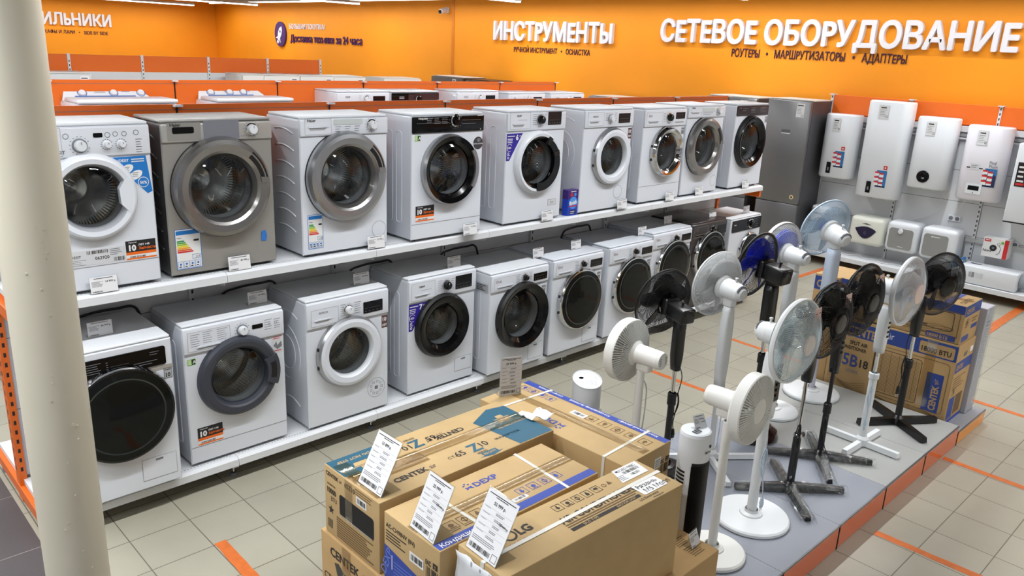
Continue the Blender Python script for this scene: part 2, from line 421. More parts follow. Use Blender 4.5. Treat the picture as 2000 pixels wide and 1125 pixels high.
# ceiling lights: long tubes in thin housings
lampm = mat('lit_tube', (255, 250, 240), .4, emit=9); housing = mat('lamp_housing', (205, 205, 205), .5)
def tube_fixture(label, a, b_, group=None):
    a, b_ = V(a), V(b_); d = (b_-a).normalized(); q = V((-d.y, d.x, 0))
    t = thing('linear_light', label, 'ceiling light', tuple((a+b_)/2), 0, group)
    h = MB(); L = (b_-a).length/2; fr = Fr((0, 0, 0), d, q)
    h.obox(fr, -L, -.035, L, .035, .012, .06, housing)
    k = -L+.3
    while k < L: h.cyl(fr.p(k, 0, .06), fr.p(k, 0, ZC+.45-LIGHT_Z), .004, .004, 6, housing); k += 2.2
    h.build('housing', t)
    h = MB(); h.obox(fr, -L+.01, -.027, L-.01, .027, -.012, .012, lampm); h.build('diffuser', t)
names = {5.75: 'second run of tube lights, above the aisle behind the front shelving', 9.9: 'third run of tube lights before the white fridges', 14.6: 'fourth tube light run, beyond the white fridges',
         19.0: 'fifth tube light run, last full one before the far orange wall', 2.87: 'tube light run above the aisle before the washing machines', -2.3: 'tube light run above the aisle nearest the camera', -7.5: 'tube light run farthest behind the camera'}
for y, k in ROWS_X: tube_fixture('white ceiling '+names[y], (-8.0, y, LIGHT_Z), (9.6, y, LIGHT_Z), 'ceiling tube light runs')
tube_fixture('long white ceiling tube light parallel to the lettered orange wall', (9.75, 1, LIGHT_Z+.08), (9.75, 22.0, LIGHT_Z+.08), 'ceiling tube light runs')
tube_fixture('white ceiling tube light along the far orange wall with the fridge sign', (3.0, 22.2, LIGHT_Z), (9.4, 22.2, LIGHT_Z), 'ceiling tube light runs')
tube_fixture('added fill strip, unseen, over the cross aisle left of the column', (-.7, 3.2, LIGHT_Z), (-.7, 16, LIGHT_Z), 'ceiling tube light runs')
tube_fixture('short added fill strip, unseen, brightening the cream column', (-.4, .6, LIGHT_Z), (-.4, 2.2, LIGHT_Z), 'ceiling tube light runs')
tube_fixture('added fill strip, unseen, brightening the aisle right of the podium', (4.6, -.5, LIGHT_Z), (9.4, -.5, LIGHT_Z), 'ceiling tube light runs')
# floor tape
R = random.Random(11)
def floor_tape(label, x0, y0, x1, y1, w=.05):
    d = V((x1-x0, y1-y0, 0)); L = d.length; fr = Fr((x0, y0, 0), d, V((0, 0, 1)).cross(d)); n = max(4, int(L/.06)); P = []; Q = []
    for k in range(n+1):
        P.append((L*k/n, -w/2+.006*(R.random()-.5))); Q.append((L*k/n, w/2+.006*(R.random()-.5)))
    m = MB().prism(fr, P+Q[::-1], .0003, .0012, tapeO)
    tag(m.build('floor_tape'), label, 'floor tape', 'orange floor marking tapes')
floor_tape('worn orange tape strip on the tiles left of the cardboard boxes', 1.437, 3.53, 1.425, 2.75, .06)
floor_tape('orange floor tape seen behind the black fan with the mesh grille', 5.107, 3.60, 5.118, 2.75)
floor_tape('orange floor tape seen behind the white mesh fan', 6.339, 3.60, 6.313, 2.60)
floor_tape('orange floor tape beside the tall blue and white fan, running to the wall shelf', 8.3, 4.22, 9.75, 4.20, .07)
floor_tape('orange floor tape right of the air conditioner boxes, leading to the wall shelf', 8.2, 2.045, 10.05, 2.06, .09)
floor_tape('orange floor tape meeting the far end of the low podium', 6.67, 1.60, 6.62, .3)
floor_tape('orange floor tape from the podium front at the white cross-foot fan', 5.454, 1.375, 5.42, .3)
floor_tape('peeling orange floor tape from the podium front near the round white fan bases', 4.205, 1.31, 4.235, .2)
# ------------------------------------------------------------------ wall lettering
def sign_text(t, fr, s, u, v, size, m, name, ext=.06, al='C', sx=1, bold=.03, wid=None):
    vs, fs, x0, x1 = text_mesh(s, bold, ext, 3)
    vs, fs, x0, x1 = text_mesh(s, 0, ext, 3)
    if wid: sx = wid/((x1-x0)*size)
    b = MB()
    for k in range(8): b.text(fr, s, u+bold*size*math.cos(k*PI/4), v+bold*size*math.sin(k*PI/4), size, m, ext*size+.002+k*.0011, al, sx, 0, ext, 3)
    return b.build(name, t)
def sign_words(t, fr, s, u, v, size, m, ext, al, wid, bold=.008):
    x0, x1 = text_mesh(s, bold, ext, 3)[2:]; sx = wid/((x1-x0)*size); u0 = u if al == 'L' else u-wid; pre = ''
    for w in s.split('   '):
        e = text_mesh(pre+w, bold, ext, 3)[3]; b = MB(); b.text(fr, w, u0+(e-x0)*size*sx, v, size, m, ext*size+.002, 'R', sx, bold, ext, 3); b.build('subtitle_lettering', t); pre += w+'   '
K = XR/10.55
def wy(y): return y*K
def wz(z): return 2.5+(z-2.5)*K
fr = XF(0, 0)
t = thing('wall_sign', 'large white lettering СЕТЕВОЕ ОБОРУДОВАНИЕ with dark words beneath on the orange wall', 'sign', (0, 0, 0))
sign_text(t, fr, 'СЕТЕВОЕ ОБОРУДОВАНИЕ', -wy(7.69), wz(2.70), .43*K, signw, 'title_lettering', al='L', bold=.03, wid=4.757)
sign_words(t, fr, 'РОУТЕРЫ   •   МАРШРУТИЗАТОРЫ   •   АДАПТЕРЫ', -wy(6.45), wz(2.515), .155*K, signd, .03, 'L', 2.45*K)
t = thing('wall_sign', 'white lettering ИНСТРУМЕНТЫ with a dark subtitle on the orange wall', 'sign', (0, 0, 0))
sign_text(t, fr, 'ИНСТРУМЕНТЫ', -wy(11.49), wz(2.64), .43*K, signw, 'title_lettering', al='L', bold=.03, wid=2.83*K)
sign_words(t, fr, 'РУЧНОЙ ИНСТРУМЕНТ   •   ОСНАСТКА', -wy(10.98), wz(2.43), .125*K, signd, .03, 'L', 1.84*K)
fr = XF(0, 0, XR+.05); K = (XR+.05)/10.55
t = thing('wall_sign', 'rocket badge with small words БОЛЬШАЯ ПОКУПКА? and a 24 hour delivery line on orange wall', 'sign', (0, 0, 0))
sign_text(t, fr, 'БОЛЬШАЯ ПОКУПКА?', -wy(19.2), wz(2.72), .165*K, signw, 'title_lettering', .03, 'L', bold=.01, wid=1.70*K)
sign_text(t, fr, 'Доставка техники за 24 часа', -wy(19.15), wz(2.41), .24*K, mat('sign_violet', (70, 24, 90), .5), 'subtitle_lettering', .03, 'L', bold=.012, wid=3.22*K)
cy, cz = -wy(19.63), wz(2.60)
P = [(cy+.27*math.cos(a)*(1-.12*math.sin(a*1.0)), cz+.30*math.sin(a)+.02*math.cos(2*a)) for a in [2*PI*k/40 for k in range(40)]]
b = MB().prism(fr, P, .002, .05, mat('badge_violet', (62, 40, 110), .4))
b.build('badge', t)
b = MB(); RP = [(.0, .2), (.07, .12), (.085, 0), (.06, -.1), (.13, -.18), (.04, -.15), (0, -.2), (-.04, -.15), (-.13, -.18), (-.06, -.1), (-.085, 0), (-.07, .12)]
c_, s_ = math.cos(-.5), math.sin(-.5)
b.prism(fr, [(cy+a*c_-q*s_, cz-.01+a*s_+q*c_) for a, q in RP][::-1][::-1], .05, .06, signw)
b.prism(fr, [(cy-.10+.05*math.cos(a), cz-.2+.045*math.sin(a)) for a in [2*PI*k/12 for k in range(12)]], .05, .06, signw)
b.disc(fr, cy+.03, cz+.045, .03, mat('badge_violet'), .062)
b.build('rocket', t)
K = YB/23.6; fr = YF(0, 0)
t = thing('wall_sign', 'white lettering ending in ИЛЬНИКИ on the far orange wall, partly behind the column', 'sign', (0, 0, 0))
sign_text(t, fr, 'ХОЛОДИЛЬНИКИ', 7.69*K, wz(2.58), .40*K, signw, 'title_lettering', al='R', bold=.03, wid=2.95*K)
sign_words(t, fr, 'ШКАФЫ И ЛАРИ   •   SIDE BY SIDE', 7.60*K, wz(2.36), .12*K, signd, .03, 'R', 1.62*K)
# security camera
K = 1
t = thing('security_camera', 'small white security camera high on the orange wall', 'camera', (XR, 12.66, 3.135))
MB().box((-.0, -.05, -.05), (.05, .05, .06), white2, .01, 1).build('bracket', t)
MB().cyl((-.16, -.02, -.03), (.0, 0, .01), .045, .05, 14, white2).build('housing', t)
MB().cyl((-.175, -.024, -.034), (-.158, -.02, -.03), .034, .034, 12, blkm).build('lens', t)

# ------------------------------------------------------------------ shelving
JX = [.80, 1.787, 2.755, 3.705, 4.65, 5.60, 6.535, 7.478]
def bracket_bm(x, yb, yf, z, m):
    b = MB(); fr = Fr((x-.012, 0, 0), (0, -1, 0), (0, 0, 1))
    b.prism(fr, [(-yb, z-.15), (-yb+.05, z-.15), (-yf-.02, z-.075), (-yf-.02, z-.035), (-yb, z-.035)], -.006, .0, m)
    b.rect(fr, -yf-.055, z-.066, -yf-.043, z-.05, blkm, .001); return b
def gondola(label, yc, yf, ztop, jx, orangeends, rear, full=True, group=None):
    t = thing('shelving_gondola', label, 'shelving', (jx[0], yc, 0), 0, group); X0 = jx[0]
    def L(b, name): 
        b.M = None; o = b.build(name, t); return o
    off = V((-X0, -yc, 0))
    def nb(): b = MB(); b.M = Matrix.Translation(off); return b
    for i in range(len(jx)-1):
        x0, x1 = jx[i], jx[i+1]
        b = nb(); b.box((x0+.02, yc-.012, .16), (x1-.02, yc+.012, 1.76), pwhite)
        for z in (.55, .95, 1.35): b.box((x0+.02, yc-.0135, z), (x1-.02, yc-.0125, z+.004), lead)
        L(b, 'back_panel')
        b = nb(); b.box((x0+.004, yc-.016, 1.76), (x1-.004, yc+.016, ztop), orangeP, .004, 1)
        b.box((x0+.004, yc-.018, ztop-.03), (x1-.004, yc-.0165, ztop-.027), lead); L(b, 'top_panel')
        for zt in (1.265, .15):
            b = nb(); g = .0012
            b.box((x0+g, yf+.02, zt-.028), (x1-g, yc-.03, zt), pwhite)
            fr = Fr((0, yf, zt), (1, 0, 0), (0, 0, 1))
            b.add([(x0+g, yf+.02, zt), (x1-g, yf+.02, zt), (x1-g, yf, zt-.012), (x0+g, yf, zt-.012), (x0+g, yf-.002, zt-.052), (x1-g, yf-.002, zt-.052), (x1-g, yf+.03, zt-.052), (x0+g, yf+.03, zt-.052)],
                  [(0, 3, 2, 1), (3, 4, 5, 2), (4, 7, 6, 5), (0, 7, 4, 3), (1, 2, 5, 6)], pwhite)
            if full:
                q = x0+.02; tf = TF(0, 0, zt)
                while q < x1-.02: b.rect(tf, q, yf+.045, q+.011, yf+.050, lead, .0006); q += .019
            L(b, 'shelf')
        if rear:
            b = nb(); b.box((x0+.001, yc+.03, .12), (x1-.001, yc+.50, .15), pwhite); L(b, 'rear_shelf'); b = nb(); b.box((x0+.001, yc+.03, 1.237), (x1-.001, yc+.46, 1.265), pwhite); L(b, 'rear_shelf')
    for i, x in enumerate(jx):
        om = orange if (orangeends and i in (0, len(jx)-1)) else pwhite
        b = nb(); b.box((x-.018, yc-.035, 0.02), (x+.018, yc+.035, 1.76), om); b.box((x-.004, yc-.0172, 1.76), (x+.004, yc+.0172, ztop-.015), blkm)
        fr = Fr((x, yc-.035, 0), (1, 0, 0), (0, 0, 1)); fx = Fr((x-.018, yc, 0), (0, -1, 0), (0, 0, 1))
        if full:
            z = .2
            while z < 1.72:
                b.rect(fr, -.006, z, .006, z+.024, blkm); 
                if om is orange: b.rect(fx, -.008, z, .008, z+.026, blkm)
                z += .055
        b.box((x-.022, yc-.05, ztop-.012), (x+.022, yc+.05, ztop-.002), white2); L(b, 'upright')
        xx = x if 0 < i < len(jx)-1 else (x+.012 if i == 0 else x-.0)
        b = bracket_bm(xx, yc-.03, yf, 1.265, om); b.v = [q+off for q in b.v]; L(b, 'bracket')
        if om is orange:
            b = nb(); b.box((x-.02, yf+.02, 1.14), (x+.016, yc+.40, 1.205), orange, .004, 1); L(b, 'end_bracket')
            b = nb(); b.box((x-.022, yf+.02, .05), (x+.018, yc+.52, .115), orange, .004, 1); L(b, 'base_beam')
        b = nb(); b.box((x-.02, yf+.05, .06), (x+.02, yc+.45, .096), pwhite)
        fr = Fr((x-.022, yf+.06, 0), (0, -1, 0), (0, 0, 1)); b.rect(Fr((x, yf+.05, 0), (1, 0, 0), (0, 0, 1)), -.006, .066, .006, .084, blkm)
        b.cyl((x, yf+.085, .016), (x, yf+.085, .07), .008, .008, 8, chrome); b.cyl((x, yf+.085, 0), (x, yf+.085, .016), .026, .02, 12, lead); L(b, 'foot')
        if rear: b = nb(); b.cyl((x, yc+.42, 0), (x, yc+.42, .07), .02, .01, 8, lead); L(b, 'foot')
    return t
gondola('two-tier white shelving with orange ends carrying the front rows of washing machines', 4.56, 4.03, 2.12, JX, True, True)
gondola('shelving with orange top panels behind, holding the top-loading washers', 7.03, 6.50, 2.115, JX, False, False, False)
# far shelving in front of the back wall
t = thing('shelving_unit', 'far white shelving with orange header panels behind the white fridges', 'shelving', (0, 12.3, 0))
GX = [2.45, 3.42, 4.385, 5.36, 6.33, 7.285]
for i in range(len(GX)-1):
    MB().box((GX[i]+.02, -.012, .1), (GX[i+1]-.02, .012, 1.935), pwhite).build('back_panel', t)
    MB().box((GX[i]+.01, -.02, 1.94), (GX[i+1]-.01, .02, 2.16), orangeP, .004, 1).build('header_panel', t)
for x in GX:
    b = MB().box((x-.018, -.03, 0), (x+.018, .03, 2.17), pwhite); z = .3; fr = Fr((x, -.03, 0), (1, 0, 0), (0, 0, 1))
    while z < 2.1: b.rect(fr, -.006, z, .006, z+.025, blkm); z += .055
    b.build('upright', t)
# wall shelving with the water heaters: back panel plane at x = PX
PX = 10.2; WY = [4.69, 3.715, 2.755, 1.79, .82, -.15, -1.12, -2.09, -3.06, -4.03]
t = thing('shelving_unit', 'white wall shelving with orange header panels carrying the water heaters', 'shelving', (PX, 2.3, 0))
def wb(): b = MB(); b.M = Matrix.Translation((-PX, -2.3, 0)); return b
for i in range(len(WY)-1):
    y1, y0 = WY[i], WY[i+1]
    b = wb(); b.box((PX-.012, y0+.02, .15), (PX+.012, y1-.02, 1.86), pwhite); fr = XF(0, 0, PX-.012)
    for z in (.62, 1.0, 1.36): b.rect(fr, -y1+.02, z, -y0-.02, z+.005, lead)
    b.build('back_panel', t)
    b = wb(); b.box((PX-.02, y0+.004, 1.875), (PX+.02, y1-.004, 2.105), orangeP, .004, 1); b.build('header_panel', t)
    b = wb(); b.box((PX-.055, y0, 1.80), (PX-.02, y1, 1.865), pwhite); b.box((PX-.05, y0, 1.745), (PX-.035, y1, 1.78), mat('rail_grey', (150, 152, 156), .5)); b.box((PX-.05, y0, 1.715), (PX-.02, y1, 1.735), pwhite); b.build('rail', t)
    b = wb(); b.box((PX-.43, y0+.001, .13), (PX-.03, y1-.001, .165), pwhite); b.box((PX-.445, y0+.001, .105), (PX-.43, y1-.001, .165), pwhite, .004, 1); b.build('shelf', t)
for i, y in enumerate(WY):
    b = wb(); b.box((PX-.03, y-.016, .02), (PX+.03, y+.016, 2.115), pwhite); fr = XF(y, 0, PX-.03); z = .25
    while z < 2.07: b.rect(fr, -.006, z, .006, z+.026, blkm); z += .055
    b.box((PX-.05, y-.03, 2.105), (PX+.05, y+.03, 2.115), white2); b.build('upright', t)
    b = wb(); b.box((PX-.40, y-.02, .05), (PX, y+.02, .13), pwhite); b.cyl((PX-.36, y, 0), (PX-.36, y, .05), .022, .012, 8, lead); b.cyl((PX-.05, y, 0), (PX-.05, y, .05), .022, .012, 8, lead); b.build('foot', t)
# cable duct along the panels
b = MB().box((PX-.045, .0, .565), (PX-.014, 4.5, .605), mat('duct_grey', (190, 192, 194), .5)); tag(b.build('cable_duct'), 'grey cable duct along the white wall panels above the small heaters', 'cable duct')
for y, z, lb in ((3.0, .80, 'white double socket on the white wall panel under the water heaters'), (2.36, .62, 'white double socket just above the red and white box')):
    t = thing('wall_socket', lb, 'socket', (PX-.012, y, z)); fr = Fr((-.02, 0, 0), (0, -1, 0), (0, 0, 1))
    MB().box((-.02, -.07, -.035), (0, .07, .035), white2, .005, 1).build('cover', t)
    b = MB()
    for q in (-.035, .035):
        b.disc(fr, q, 0, .024, lead, .001, 16); b.disc(fr, q-.009, 0, .004, blkm, .002, 8); b.disc(fr, q+.009, 0, .004, blkm, .002, 8)
    b.build('outlet', t)
# ------------------------------------------------------------------ washing machines
MW = .595
GL = {}
def sticker_warranty(b, fr, u, v, w, h):
    b.rect(fr, u, v, u+w, v+h, inkw, .001); b.rect(fr, u, v+h*.42, u+w, v+h, ink, .0014); b.rect(fr, u, v+h*.28, u+w, v+h*.42, orng_s, .0014); b.rect(fr, u, v+.004, u+w, v+.012, orng_s, .0014)
    b.text(fr, '10', u+w*.10, v+h*.50, h*.40, inkw, .002, bold=.05); b.text(fr, 'лет на', u+w*.42, v+h*.72, h*.17, inkw, .002, bold=.02)
    b.text(fr, 'Запчасти', u+w*.42, v+h*.52, h*.19, orng_s, .002, bold=.02); b.text(fr, 'Гарантия', u+w*.10, v+h*.88, h*.09, inkw, .002)
    b.text(fr, '8 800 3333 887', u+w*.12, v+h*.13, h*.12, ink, .002, bold=.02)
def sticker_energy(b, fr, u, v, w, h, num):
    b.rect(fr, u, v, u+w, v+h, inkw, .001); b.frame(fr, u, v, u+w, v+h, .003, inblue, .0014); b.rect(fr, u+.006, v+h*.86, u+w-.006, v+h*.96, inblue, .0014)
    cs = [(0, 140, 70), (80, 170, 60), (170, 200, 40), (245, 225, 30), (245, 170, 40), (230, 100, 30), (210, 30, 35)]
    for k, c in enumerate(cs):
        y = v+h*.72-k*h*.045; b.poly(fr, [(u+.008, y-h*.036), (u+.008+w*(.26+.055*k), y-h*.036), (u+.014+w*(.26+.055*k), y-h*.018), (u+.008+w*(.26+.055*k), y), (u+.008, y)], mat('energy_%d' % k, c, .5), .0016)
    b.poly(fr, [(u+w*.68, v+h*.70), (u+w*.74, v+h*.675), (u+w*.92, v+h*.675), (u+w*.92, v+h*.725), (u+w*.74, v+h*.725)], ink, .0016)
    b.text(fr, num, u+w*.92, v+h*.26, h*.075, ink, .002, al='R'); b.frame(fr, u+w*.62, v+h*.24, u+w*.95, v+h*.35, .002, inblue, .0016)
    for k in range(4):
        a = u+.006+k*(w-.012)/4; b.frame(fr, a, v+.006, a+(w-.012)/4-.003, v+h*.2, .0016, inblue, .0016); b.disc(fr, a+(w-.018)/8, v+h*.13, .006, inblue, .0017, 10); b.rect(fr, a+.006, v+.012, a+.018, v+.017, ink, .0017)
    b.text(fr, 'Haier', u+.01, v+h*.77, h*.05, ink, .002)
def sticker_capacity(b, fr, u, v, kg):
    b.poly(fr, [(u, v), (u+.03, v), (u+.105, v+.165), (u+.115, v+.19), (u+.155, v+.19)][:2]+[(u+.155, v+.19), (u, v+.19)], violet, .001)
    b.text(fr, kg, u+.088, v+.145, .05, inkw, .002, bold=.04); b.text(fr, 'кг', u+.122, v+.165, .018, inkw, .002)
    b.lines(fr, u+.008, v+.175, .07, 1, .012, inkw, .006, 0, .002); b.lines(fr, u+.008, v+.155, .062, 3, .012, inkw, .005, .3, .002, 5)
    b.text(fr, '1200', u+.008, v+.085, .02, inkw, .002, bold=.02); b.ringf(fr, u+.03, v+.092, .024, .027, inkw, .002, 20, .6, 5.2)
    b.ringf(fr, u+.02, v+.052, .005, .009, inkw, .002, 14); b.ringf(fr, u+.02, v+.022, .005, .009, inkw, .002, 14); b.lines(fr, u+.008, v+.04, .03, 1, .01, inkw, .003, 0, .002)
def logo(b, fr, s, u, v, h, m=lead):
    if s == 'LG':
        b.ringf(fr, u+h*.5, v+h*.42, h*.34, h*.5, mat('logo_plum', (120, 60, 80), .5), .0016, 18); b.text(fr, 'LG', u+h*1.2, v, h, lead, .0016, bold=.03)
    elif s == 'Indesit':
        b.ringf(fr, u+h*.5, v+h*.4, h*.5, h*.62, mat('print_steel', (95, 98, 104), .5), .0016, 18); b.text(fr, 'i', u+h*.36, v, h, lead, .0016, bold=.03); b.text(fr, 'INDESIT', u+h*1.4, v, h, mat('print_steel'), .0016, sx=1.1, bold=.02)
    else: b.text(fr, s, u, v, h, m, .0016, bold=.025, sx=1.1)
def dial(t, fr, u, v, r, body, ring, mark=ink):
    b = MB(); b.lathe([(r*1.28, 0), (r*1.28, .004), (r*1.02, .006, ring), (r, .007, body), (r*.94, .026, body), (r*.85, .031, body), (0, .032, body)], fr.p(u, v), fr.n, 28, ring)
    f2 = Fr(fr.p(u, v, .033), fr.u, fr.v); b.rect(f2, -.0015, r*.25, .0015, r*.8, mark, .0006); b.build('program_dial', t)
    b = MB()
    for k in range(14):
        a = PI*.15+k*1.9*PI/14
        q = r*1.62; b.rect(fr, u+q*math.cos(a)-.003, v+q*math.sin(a)-.0015, u+q*math.cos(a)+.003, v+q*math.sin(a)+.0015, lead, .0012)
    return b
def washer(label, x, y, z, H, D, sp):
    body = sp.get('body', white); side = sp.get('side', body); W2 = MW/2
    t = thing('washing_machine', label, 'washing machine', (x+W2, y, z), 0, 'washing machines on the %s shelf' % ('upper' if z > 1 else 'lower'))
    fr = Fr((-W2, 0, 0), (1, 0, 0), (0, 0, 1))
    cx, cz, R, rg = sp['door']; rh = rg+.022
    # cabinet shell, open at the front
    bm = bmesh.new(); bmesh.ops.create_cube(bm, size=1)
    for v in bm.verts: v.co = V((v.co.x*MW, (v.co.y+.5)*(D-.006)+.006, (v.co.z+.5)*H))
    bm.faces.ensure_lookup_table(); bmesh.ops.delete(bm, geom=[f for f in bm.faces if f.normal.y < -.5], context='FACES')
    bmesh.ops.bevel(bm, geom=[e for e in bm.edges if len(e.link_faces) == 2], offset=.012, segments=3, profile=.5, affect='EDGES')
    bm.verts.index_update(); b = MB(); b.add([v.co.copy() for v in bm.verts], [tuple(v.index for v in f.verts) for f in bm.faces], side, True); bm.free()
    b.box((-W2+.003, .004, H), (W2-.003, D-.02, H+.016), sp.get('top', white2), .006, 2)
    sf = Fr((-W2, 0, 0), (0, -1, 0), (0, 0, 1))          # left flank
    st = sp.get('flank', 'slots')
    if st == 'slots':
        for a0, a1 in ((.10, .16), (.20, .30), (.34, .44)):
            if a1 < D: b.tube([sf.p(-q, w, .0005) for q, w in rr_pts(a0, .10, a1, H-.10, .025)], .0035, 6, side, True)
    elif st == 'ribs':
        for k in range(7):
            zz = .12+k*.095; b.tube([sf.p(-.07-i*.03, zz+.035*math.sin(PI*(i/10)*.9+.3), .0005) for i in range(int((D-.12)/.03))], .005, 6, side)
    elif st == 'ovals':
        for cz_, r_ in ((.45, .16), (.45, .10)): b.tube([sf.p(-.24+r_*math.cos(2*PI*k/30), cz_+r_*1.1*math.sin(2*PI*k/30), .0005) for k in range(30)], .004, 6, side, True)
        for zz in (.12, .70): b.tube([sf.p(-.10-i*.025, zz+.03*math.sin(i*.35), .0005) for i in range(11)], .005, 6, side)
    b.build('cabinet', t)
    # front plate with the door opening
    m2 = 0.006; b = MB(); angs = sorted([2*PI*k/64 for k in range(64)]+[math.atan2(q-cz, p-cx) % (2*PI) for p in (m2, MW-m2) for q in (m2, H-m2)])
    inn, mid, out = [], [], []
    for a in angs:
        c, s = math.cos(a), math.sin(a); tt = min(((MW-m2-cx)/c if c > 1e-6 else (m2-cx)/c if c < -1e-6 else 9), ((H-m2-cz)/s if s > 1e-6 else (m2-cz)/s if s < -1e-6 else 9))
        inn.append((cx+rh*c, cz+rh*s)); o_ = (cx+tt*c, cz+tt*s); mid.append(o_)
        out.append((0 if o_[0] < m2+1e-4 else MW if o_[0] > MW-m2-1e-4 else o_[0], 0 if o_[1] < m2+1e-4 else H if o_[1] > H-m2-1e-4 else o_[1]))
    n = len(angs); P = [fr.p(*q, -.03) for q in inn]+[fr.p(*q) for q in inn]+[fr.p(*q) for q in mid]+[fr.p(*q, -.007) for q in out]
    F = []
    for k in range(n):
        j = (k+1) % n
        for l in range(3): F.append((l*n+j, l*n+k, (l+1)*n+k, (l+1)*n+j))
    b.add(P, F, body); 
    if 'kick' in sp: b.rect(fr, .004, sp['kick'], MW-.004, sp['kick']+.004, mat('seam_grey', (150, 153, 158), .6))
    b.build('front_panel', t)
    if 'flap' in sp:
        u0, v0, u1, v1 = sp['flap']; b = MB(); b.prism(fr, rr_pts(u0, v0, u1, v1, .006), 0, .002, body); b.frame(fr, u0-.003, v0-.003, u1+.003, v1+.003, .002, mat('seam_grey', (150, 153, 158), .6), .0006)
        b.rrect(fr, (u0+u1)/2-.02, v1-.02, (u0+u1)/2+.02, v1-.008, .003, lead, .0028); b.build('filter_flap', t)
    if 'cap' in sp:
        u, v, r = sp['cap']; b = MB().disc(fr, u, v, r-.003, body, .0012, 32); b.ringf(fr, u, v, r-.003, r, mat('seam_grey', (150, 153, 158), .6), .0012, 32); b.build('filter_cap', t)
    b = MB()
    for a in (-W2+.05, W2-.05):
        for q in (.05, D-.06): b.cyl((a, q, -.012), (a, q, .0), .022, .02, 12, blkm)
    b.build('feet', t)
    # inside
    ax = fr.p(cx, cz); dy = V((0, 1, 0))
    b = MB(); b.lathe([(rh, .0), (rh-.004, .02), (rg*.96, .045), (rg*.97, .07), (.215, .085)], ax, dy, 40, rubber); b.build('gasket', t)
    DM = Matrix.Translation((ax.x, 0, ax.z-.42))
    b = MB(); c0 = V((0, 0, .42)); b.lathe([(.215, .085), (.235, .10), (.235, D-.10), (.215, D-.07), (.07, D-.085), (.0, D-.06)], c0, dy, 40, drum)
    for k in range(3):
        a = 2*PI*k/3+sp.get('rot', .6); e = V((math.cos(a), 0, math.sin(a))); g = V((-math.sin(a), 0, math.cos(a))); q = []
        for yy, hh in ((.11, .01), (.16, .06), (D-.14, .06), (D-.10, .01)): q += [c0+e*.236+g*.035+dy*yy, c0+e*(.236-hh)+g*.008+dy*yy, c0+e*(.236-hh)-g*.008+dy*yy, c0+e*.236-g*.035+dy*yy]
        b.add(q, [(4*i+j, 4*i+j+1, 4*i+j+5, 4*i+j+4) for i in range(3) for j in range(3)], drum)
    o = b.build('drum', t); o.location = DM.translation
    # door
    p = sp.get('proud', .045); kind = sp.get('dk', 'ring'); e0, e1, e2 = sp['ring']; iw = sp.get('iw', .025)
    fn = V((0, -1, 0)); b = MB()
    if kind == 'ring':
        b.lathe([(R+.004, .0), (R+.002, .012, blkm if sp.get('gap') else e0), (R-.001, p*.55, e0), (R-.012, p*.95, e0), ((R+rg+iw)/2, p*1.08, e1), (rg+iw, p, e1), (rg+iw*.5, p*.8, e2), (rg, p*.35, e2), (rg-.004, .004, e2)], ax, fn, 64, e0)
        d = b.build('door', t)
        g = MB().lathe([(rg, p*.35), (rg*.9, p*.55), (rg*.7, p*.75), (rg*.4, p*.88), (0, p*.93)], ax, fn, 48, sp.get('glass', doorglass))
        g.lathe([(rg-.002, p*.2), (rg*.93, -.03), (rg*.86, -.10), (rg*.75, -.125), (rg*.4, -.135), (0, -.138)], ax, fn, 48, sp.get('glass', doorglass)); g.build('door_glass', d)
    else:
        b.lathe([(R+.004, 0), (R+.002, .016, e0), (R-.001, p*.7, e0), (R-.006, p*.95, e0), (R-.016, p*1.0, e1)], ax, fn, 64, e0); d = b.build('door', t)
        g = MB().lathe([(R-.016, p), (R-.03, p*1.06), (rg*1.02, p*1.18), (rg*.98, p*1.16, mat('smoked_glass_rim', (40, 46, 45), .12, coat=.5)), (rg*.9, p*1.22), (rg*.4, p*1.35), (0, p*1.38)], ax, fn, 64, darkglass); g.build('door_glass', d)
    df = Fr(ax+fn*(p), (1, 0, 0), (0, 0, 1)); hd = sp.get('handle')
    if hd == 'block':      # white wedge that cuts into the round glass
        pts = [(R*.90*math.cos(a), R*.90*math.sin(a)) for a in [-.50+1.0*k/10 for k in range(11)]]+[(rg*.99, rg*.57), (rg*.77, rg*.23), (rg*.80, -rg*.27), (rg*1.06, -rg*.57)]
        MB().prism(df, pts, -.03, .0035, e1).build('door_handle', d)
    elif hd == 'slot':
        b = MB(); a0, a1 = .12, .85; ro, ri = R-.022, R-.062
        pts = [(ro*math.cos(a), ro*math.sin(a)) for a in [a0+(a1-a0)*k/8 for k in range(9)]]+[(ri*math.cos(a), ri*math.sin(a)) for a in [a1-(a1-a0)*k/8 for k in range(9)]]
        b.prism(df, pts, -.002, .004, blkm); pts = [(q*math.cos(a), q*math.sin(a)) for q, a in ((ri-.002, a0+.12), (ri-.002, a0-.02), (ro+.004, a0-.06), (ro+.004, a0+.06))]
        b.prism(df, pts, 0, .009, e1); b.build('door_handle', d)
    elif hd == 'side':
        b = MB(); ro, ri = R-.004, R-.032; A = [-.62+1.24*k/12 for k in range(13)]
        b.prism(df, [(ro*math.cos(a), ro*math.sin(a)) for a in A]+[(ri*math.cos(a), ri*math.sin(a)) for a in A[::-1]], -.01, .008, sring); b.build('door_handle', d)
    elif hd == 'notch':
        b = MB(); ro, ri = R-.004, rg-.012; 
        for A0, A1, m_ in ((-1.75, 1.25, blk),):
            A = [A0+(A1-A0)*k/24 for k in range(25)]
            b.prism(df, [((R*.80+.014)*math.cos(a)+.012, (R*.80+.014)*math.sin(a)-.01) for a in A]+[(ri*math.cos(a), ri*math.sin(a)) for a in A[::-1]], -.012, .006, m_)
